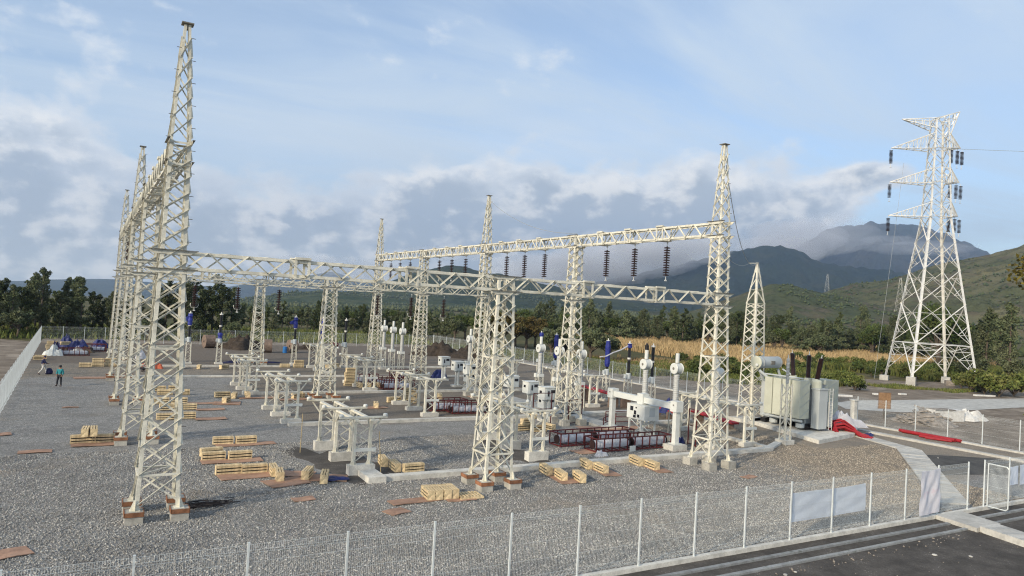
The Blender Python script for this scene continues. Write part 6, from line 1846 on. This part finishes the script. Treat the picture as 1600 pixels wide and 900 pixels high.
# low line of trees behind the back fence, middle
for i in range(46):
    az = 9.4 + i * .36 + g.uniform(-.15, .15); d = g.uniform(165, 215); x, y = polar(az, d)
    k = g.choice(['pine0', 'pine1', 'pine2', 'tall2', 'broad1']); plant(k, x, y, g.uniform(.38, .62), gz_(az, d))
for i in range(12):
    az = g.uniform(16.5, 23); d = g.uniform(240, 330); x, y = polar(az, d); plant(g.choice(['pine2', 'broad0', 'pine0']), x, y, g.uniform(.5, .75), gz_(az, d) - 0.5)
# rust tinted trees behind the second right tower
for az, d, s in ((28.6, 158, .95), (29.6, 150, 1.0), (30.6, 156, .92), (31.5, 152, .86), (32.2, 160, .8)):
    x, y = polar(az, d); plant('rust', x, y, s, label='rusty tinted round tree behind the second right tower', group='rusty trees')
for az, d, s, k in ((27.6, 150, .8, 'broad0'), (33.5, 125, .80, 'broad1'), (34.6, 128, .72, 'broad1'), (36.6, 122, .72, 'broad1'), (38.0, 126, .66, 'broad1'), (25.8, 165, .7, 'broad1'), (26.6, 170, .7, 'broad0')):
    x, y = polar(az, d); plant(k, x, y, s, label='dark round tree before the grass behind the arresters', group='dark round trees before the grass')
# tree line behind the golden grass
for i in range(165):
    az = 31 + i * .207 + g.uniform(-.2, .2); d = g.uniform(205, 262); x, y = polar(az, d)
    k = g.choice(['pine0', 'pine1', 'pine2', 'pine2', 'tall2', 'tall0', 'tall1', 'broad1', 'broad0'])
    plant(k, x, y, g.uniform(.56, .98) * (1.0 if az < 56 else 1.1), gz_(az, d) - .2)
x, y = polar(60.9, 172); plant('canopy', x, y, .98, 1.0, 'spreading broad tree behind the right legs of the pylon', 'broad trees by the pylon')
x, y = polar(63.6, 150); plant('tall0', x, y, .95, 0, 'tall grey green tree at the right edge of the view', 'trees at the right edge')
x, y = polar(64.9, 140); plant('tall1', x, y, .92, 0, 'tallest dark tree at the right edge of the view', 'trees at the right edge')
x, y = polar(62.4, 165); plant('pine2', x, y, .8, 0, 'pine left of the tall trees at the right edge', 'trees at the right edge')
for i in range(26):
    az = g.uniform(46, 57); x, y = polar(az, g.uniform(104, 128)); plant(g.choice(['bush0', 'bush1']), x, y, g.uniform(.4, .8))
for i in range(70):
    az = g.uniform(43, 66); d = g.uniform(107, 150) if az < 52 else g.uniform(128, 165); x, y = polar(az, d)
    if 51.5 < az < 62 and d < 150: d = g.uniform(140, 170); x, y = polar(az, d)
    plant(g.choice(['bush0', 'bush1']), x, y, g.uniform(.45, 1.0))
for az, d, s in ((63.6, 124, 1.35), (64.4, 122, 1.2), (62.9, 128, 1.0), (65.2, 126, 1.4)):
    x, y = polar(az, d); plant('bush1', x, y, s, label='big green bush right of the pylon', group='bushes right of the pylon')


# ------------------------------------------------------------------ grass and weeds
def in_poly(x, y, P):
    c = np.zeros(len(x), bool); j = len(P) - 1
    for i in range(len(P)):
        (xi, yi), (xj, yj) = P[i], P[j]
        k = ((yi > y) != (yj > y)) & (x < (xj - xi) * (y - yi) / (yj - yi + 1e-9) + xi); c ^= k; j = i
    return c


def blades(name, n, poly, h0, h1, w, mat, seed, clump=0.0, patch=0.0):
    q = np.random.default_rng(seed); P = np.array(poly); lo, hi = P.min(0), P.max(0)
    x, y = q.uniform(lo[0], hi[0], n * 3), q.uniform(lo[1], hi[1], n * 3)
    k = in_poly(x, y, poly)
    if patch: k &= fbm(x / 7 + 50, y / 7 + 50, seed, 3) > patch
    x, y = x[k][:n], y[k][:n]; n = len(x)
    th = q.uniform(0, 6.28, n); h = q.uniform(h0, h1, n) * (.75 + .5 * fbm(x / 2.2, y / 2.2, seed + 3, 3)); ww = w * q.uniform(.6, 1.3, n); ln = q.uniform(.1, .5, n) * h; tb = q.uniform(0, 6.28, n)
    p = np.stack([x, y, np.full(n, -.12)], -1); a = np.stack([np.cos(th), np.sin(th), 0 * th], -1) * ww[:, None]
    m = p + np.stack([np.cos(tb) * ln * .35, np.sin(tb) * ln * .35, h * .6], -1); e = p + np.stack([np.cos(tb) * ln, np.sin(tb) * ln, h], -1)
    v = np.stack([p - a, p + a, m + a * .8, m - a * .8, e + a * .25, e - a * .25], 1).reshape(-1, 3)
    b = (np.arange(n) * 6)[:, None]
    f = np.concatenate([b + np.array([[0, 1, 2, 3]]), b + np.array([[3, 2, 4, 5]])]).reshape(-1, 4)
    return stuff(obj(name, fast_mesh(name, v, f, mat)))


FIELD = [(106, 120), (103, 96), (106, 86), (112, 92), (150, 98), (190, 92), (300, 150), (230, 190), (130, 190), (112, 150)]
blades('golden_grass', 90000, FIELD, .9, 2.0, .085, M['grass_gold'], 61)
blades('golden_grass', 9000, [(66, 100), (70, 84), (92, 80), (92, 110), (80, 120)], .4, 1.1, .07, M['grass_gold'], 68, patch=.5)
blades('green_weeds', 42000, [(60, 128), (62, 108), (66.5, 78), (76, 69), (88, 64.5), (100, 66.5), (112, 78), (110, 92), (80, 98)], .35, 1.1, .10, M['grass_green'], 62, patch=.36)
blades('green_weeds', 22000, [(128, 82), (126, 68), (150, 60), (185, 74), (190, 96), (150, 104), (118, 92)], .4, 1.5, .11, M['grass_green'], 63, patch=.40)
blades('field_weeds', 14000, [(60, 134), (-20, 128), (-32, 140), (-20, 170), (70, 175)], .3, 1.1, .10, M['grass_green'], 64)
blades('roadside_weeds', 2500, [(96, 60), (104, 56.5), (116, 58), (112, 66), (100, 67)], .15, .5, .06, M['grass_green'], 65, patch=.45)
blades('roadside_weeds', 1200, [(80, 41), (86, 39), (92, 40), (90, 43.5), (82, 44)], .12, .4, .06, M['grass_green'], 66, patch=.42)


# woods on the far plain and slopes, too far to tell the trees apart
def far_wood(name, n, az0, az1, d0, d1, zf, smin, smax, mat, seed, patch, scale):
    q = np.random.default_rng(seed)
    az = q.uniform(az0, az1, n * 3); d = d0 * (d1 / d0) ** q.random(n * 3)
    x, y = np.sin(np.radians(az)) * d, np.cos(np.radians(az)) * d
    k = fbm(x / scale + 90, y / scale + 90, seed, 4) > patch
    x, y, d, az = x[k][:n], y[k][:n], d[k][:n], az[k][:n]; n = len(x); z = zf(x, y, d, az)
    s = q.uniform(smin, smax, n)
    base = np.array([(0, 0, 1.7), (1, 0, .6), (.3, .95, .7), (-.8, .6, .5), (-.8, -.6, .75), (.3, -.95, .55), (0, 0, -.2)])
    v = base[None] * s[:, None, None] * q.uniform(.7, 1.3, (n, 7, 1)); v += np.stack([x, y, z], -1)[:, None]
    tri = np.array([(0, 1, 2), (0, 2, 3), (0, 3, 4), (0, 4, 5), (0, 5, 1), (6, 2, 1), (6, 3, 2), (6, 4, 3), (6, 5, 4), (6, 1, 5)])
    return stuff(obj(name, fast_mesh(name, v.reshape(-1, 3), (tri[None] + (np.arange(n) * 7)[:, None, None]).reshape(-1, 3), mat)))


from mathutils.bvhtree import BVHTree
_trees = {}


def on_hills(names):
    bv = []
    for nme in names:
        o = bpy.data.objects[nme]; bv.append(BVHTree.FromPolygons([v.co[:] for v in o.data.vertices], [p.vertices[:] for p in o.data.polygons]))

    def f(x, y, d, az):
        out = np.full(len(x), -999.0)
        for i in range(len(x)):
            for b in bv:
                h = b.ray_cast(Vector((x[i], y[i], 3000)), Vector((0, 0, -1)))
                if h[0] is not None: out[i] = max(out[i], h[0].z)
        return out
    return f


far_wood('far_wood', 3000, 8, 66, 330, 900, on_hills(['ground', 'farm_plain', 'green_knoll', 'spur']), .9, 2.3, M['leaf_pine'], 71, .58, 60)
far_wood('slope_wood', 1500, 40, 68, 700, 1400, on_hills(['ground', 'right_hill', 'spur']), 0.8, 2.2, M['leaf_pine'], 72, .57, 110)
far_wood('plain_wood', 4500, 8, 46, 900, 2400, on_hills(['ground', 'farm_plain', 'mid_hill', 'left_hill']), 1.6, 3.8, M['leaf_dark'], 73, .55, 160)

# near branch hanging in at the right edge, from a tree that stands outside the view
t = thing('near_tree', 'olive leaved branch of a near tree reaching in at the right edge', 'tree', (31.75, 10.3, -.03))
mb = MB()
mb.path([(0, 0, 0), (-.1, .1, 3), (-.3, .1, 6), (-.5, .2, 9), (-.4, .2, 12.5)], .22, 8)
limbs = [((-.5, .2, 9), (-3.0, .9, 10.6), (-5.6, 1.6, 11.1)), ((-.4, .2, 10.5), (-3.0, .9, 12.0), (-5.2, 1.5, 12.0)), ((-.4, .2, 8), (1.5, .4, 10), (3.5, .3, 11)), ((-.4, .2, 9.5), (.3, 2, 12), (.5, 3, 13.5)), ((-.4, .2, 9.5), (.3, -2, 12), (.5, -3, 13.5))]
for l in limbs: mb.path(l, .06, 6)
part('trunk', mb, M['bark'], t)
q = np.random.default_rng(5); pts = []
for l, n, rr in ((limbs[0], 900, .62), (limbs[1], 90, .22), (limbs[2], 900, 1.3), (limbs[3], 900, 1.3), (limbs[4], 900, 1.3)):
    e = np.array(l[2]); m = np.array(l[1])
    c = e[None] + (m - e)[None] * (q.random(n) * .55)[:, None]
    d = q.normal(size=(n, 3)); d /= np.linalg.norm(d, axis=1)[:, None]
    c = c + d * (rr * q.random(n) ** .5)[:, None]
    pts.append(c)
v, f = leaf_quads(np.concatenate(pts), .085, q)
obj('crown', fast_mesh('crown', v, f, M['leaf_yellow']), t)

# ------------------------------------------------------------------ air
hz = MB().box((3600, 4300, 350), (9600, 9800, 2300)); hz.v = [(x, y, -800.0 if z < 0 else 1150.0) for x, y, z in hz.v]
m = bpy.data.materials.new('haze'); m.use_nodes = True; nt = m.node_tree; nt.nodes.clear()
pv = nt.nodes.new('ShaderNodeVolumePrincipled'); pv.inputs['Color'].default_value = (0.62, 0.77, 1.0, 1); pv.inputs['Density'].default_value = 1.0e-4
pv.inputs['Anisotropy'].default_value = 0.6
mo = nt.nodes.new('ShaderNodeOutputMaterial'); nt.links.new(pv.outputs[0], mo.inputs['Volume'])
stuff(obj('haze', hz.mesh('haze', m)))

# mist that lies on the mountain tops and steam drifting on the volcano's flank
def mist(az, d, z, rx, ry, rz, dens, seed, col=(0.97, 0.97, 1.0)):
    bm = bmesh.new(); bmesh.ops.create_icosphere(bm, subdivisions=4, radius=1.0)
    P = np.array([v.co[:] for v in bm.verts])
    n = 0.55 * fbm(P[:, 0] * 1.7 + 20 + seed, P[:, 2] * 1.7 + P[:, 1] * 1.3 + 20, seed, 5) + 0.45 * fbm(P[:, 1] * 2.3 + 30, P[:, 2] * 2.3 - P[:, 0] + 30, seed + 9, 5)
    P = P * (0.45 + 1.1 * n)[:, None] * np.array([rx, ry, rz])
    a = R(-az); c, q = math.cos(a), math.sin(a)
    for v, p in zip(bm.verts, P):
        v.co = (c * p[0] - q * p[1] + d * math.sin(R(az)), q * p[0] + c * p[1] + d * math.cos(R(az)), p[2] + z)
    me = bpy.data.meshes.new('mist'); bm.to_mesh(me); bm.free()
    m = bpy.data.materials.get('mist_%s' % dens)
    if not m:
        m = bpy.data.materials.new('mist_%s' % dens); m.use_nodes = True; nt = m.node_tree; nt.nodes.clear()
        pv = nt.nodes.new('ShaderNodeVolumePrincipled'); pv.inputs['Color'].default_value = (*col, 1); pv.inputs['Density'].default_value = dens; pv.inputs['Anisotropy'].default_value = 0.0
        mo = nt.nodes.new('ShaderNodeOutputMaterial'); nt.links.new(pv.outputs[0], mo.inputs['Volume'])
    me.materials.append(m)
    stuff(obj('mist', me))


for q in ((34.5, 4000, 190, 420, 260, 120, .0035, 1), (38.5, 3950, 275, 380, 240, 110, .0035, 2), (42, 3900, 345, 330, 220, 85, .0035, 3), (45.2, 3900, 390, 220, 180, 60, .0022, 4),
          (51.4, 5600, 600, 330, 260, 140, .0022, 5), (53.6, 5650, 640, 320, 220, 150, .0014, 6), (50.2, 5500, 500, 300, 240, 120, .0022, 7), (59.6, 5300, 520, 330, 160, 45, .0014, 8), (57.6, 5200, 560, 160, 120, 30, .0014, 9),
          (16.5, 7000, 250, 700, 300, 120, .0014, 10), (24.5, 2500, 175, 150, 120, 20, .0014, 11)):
    mist(*q)
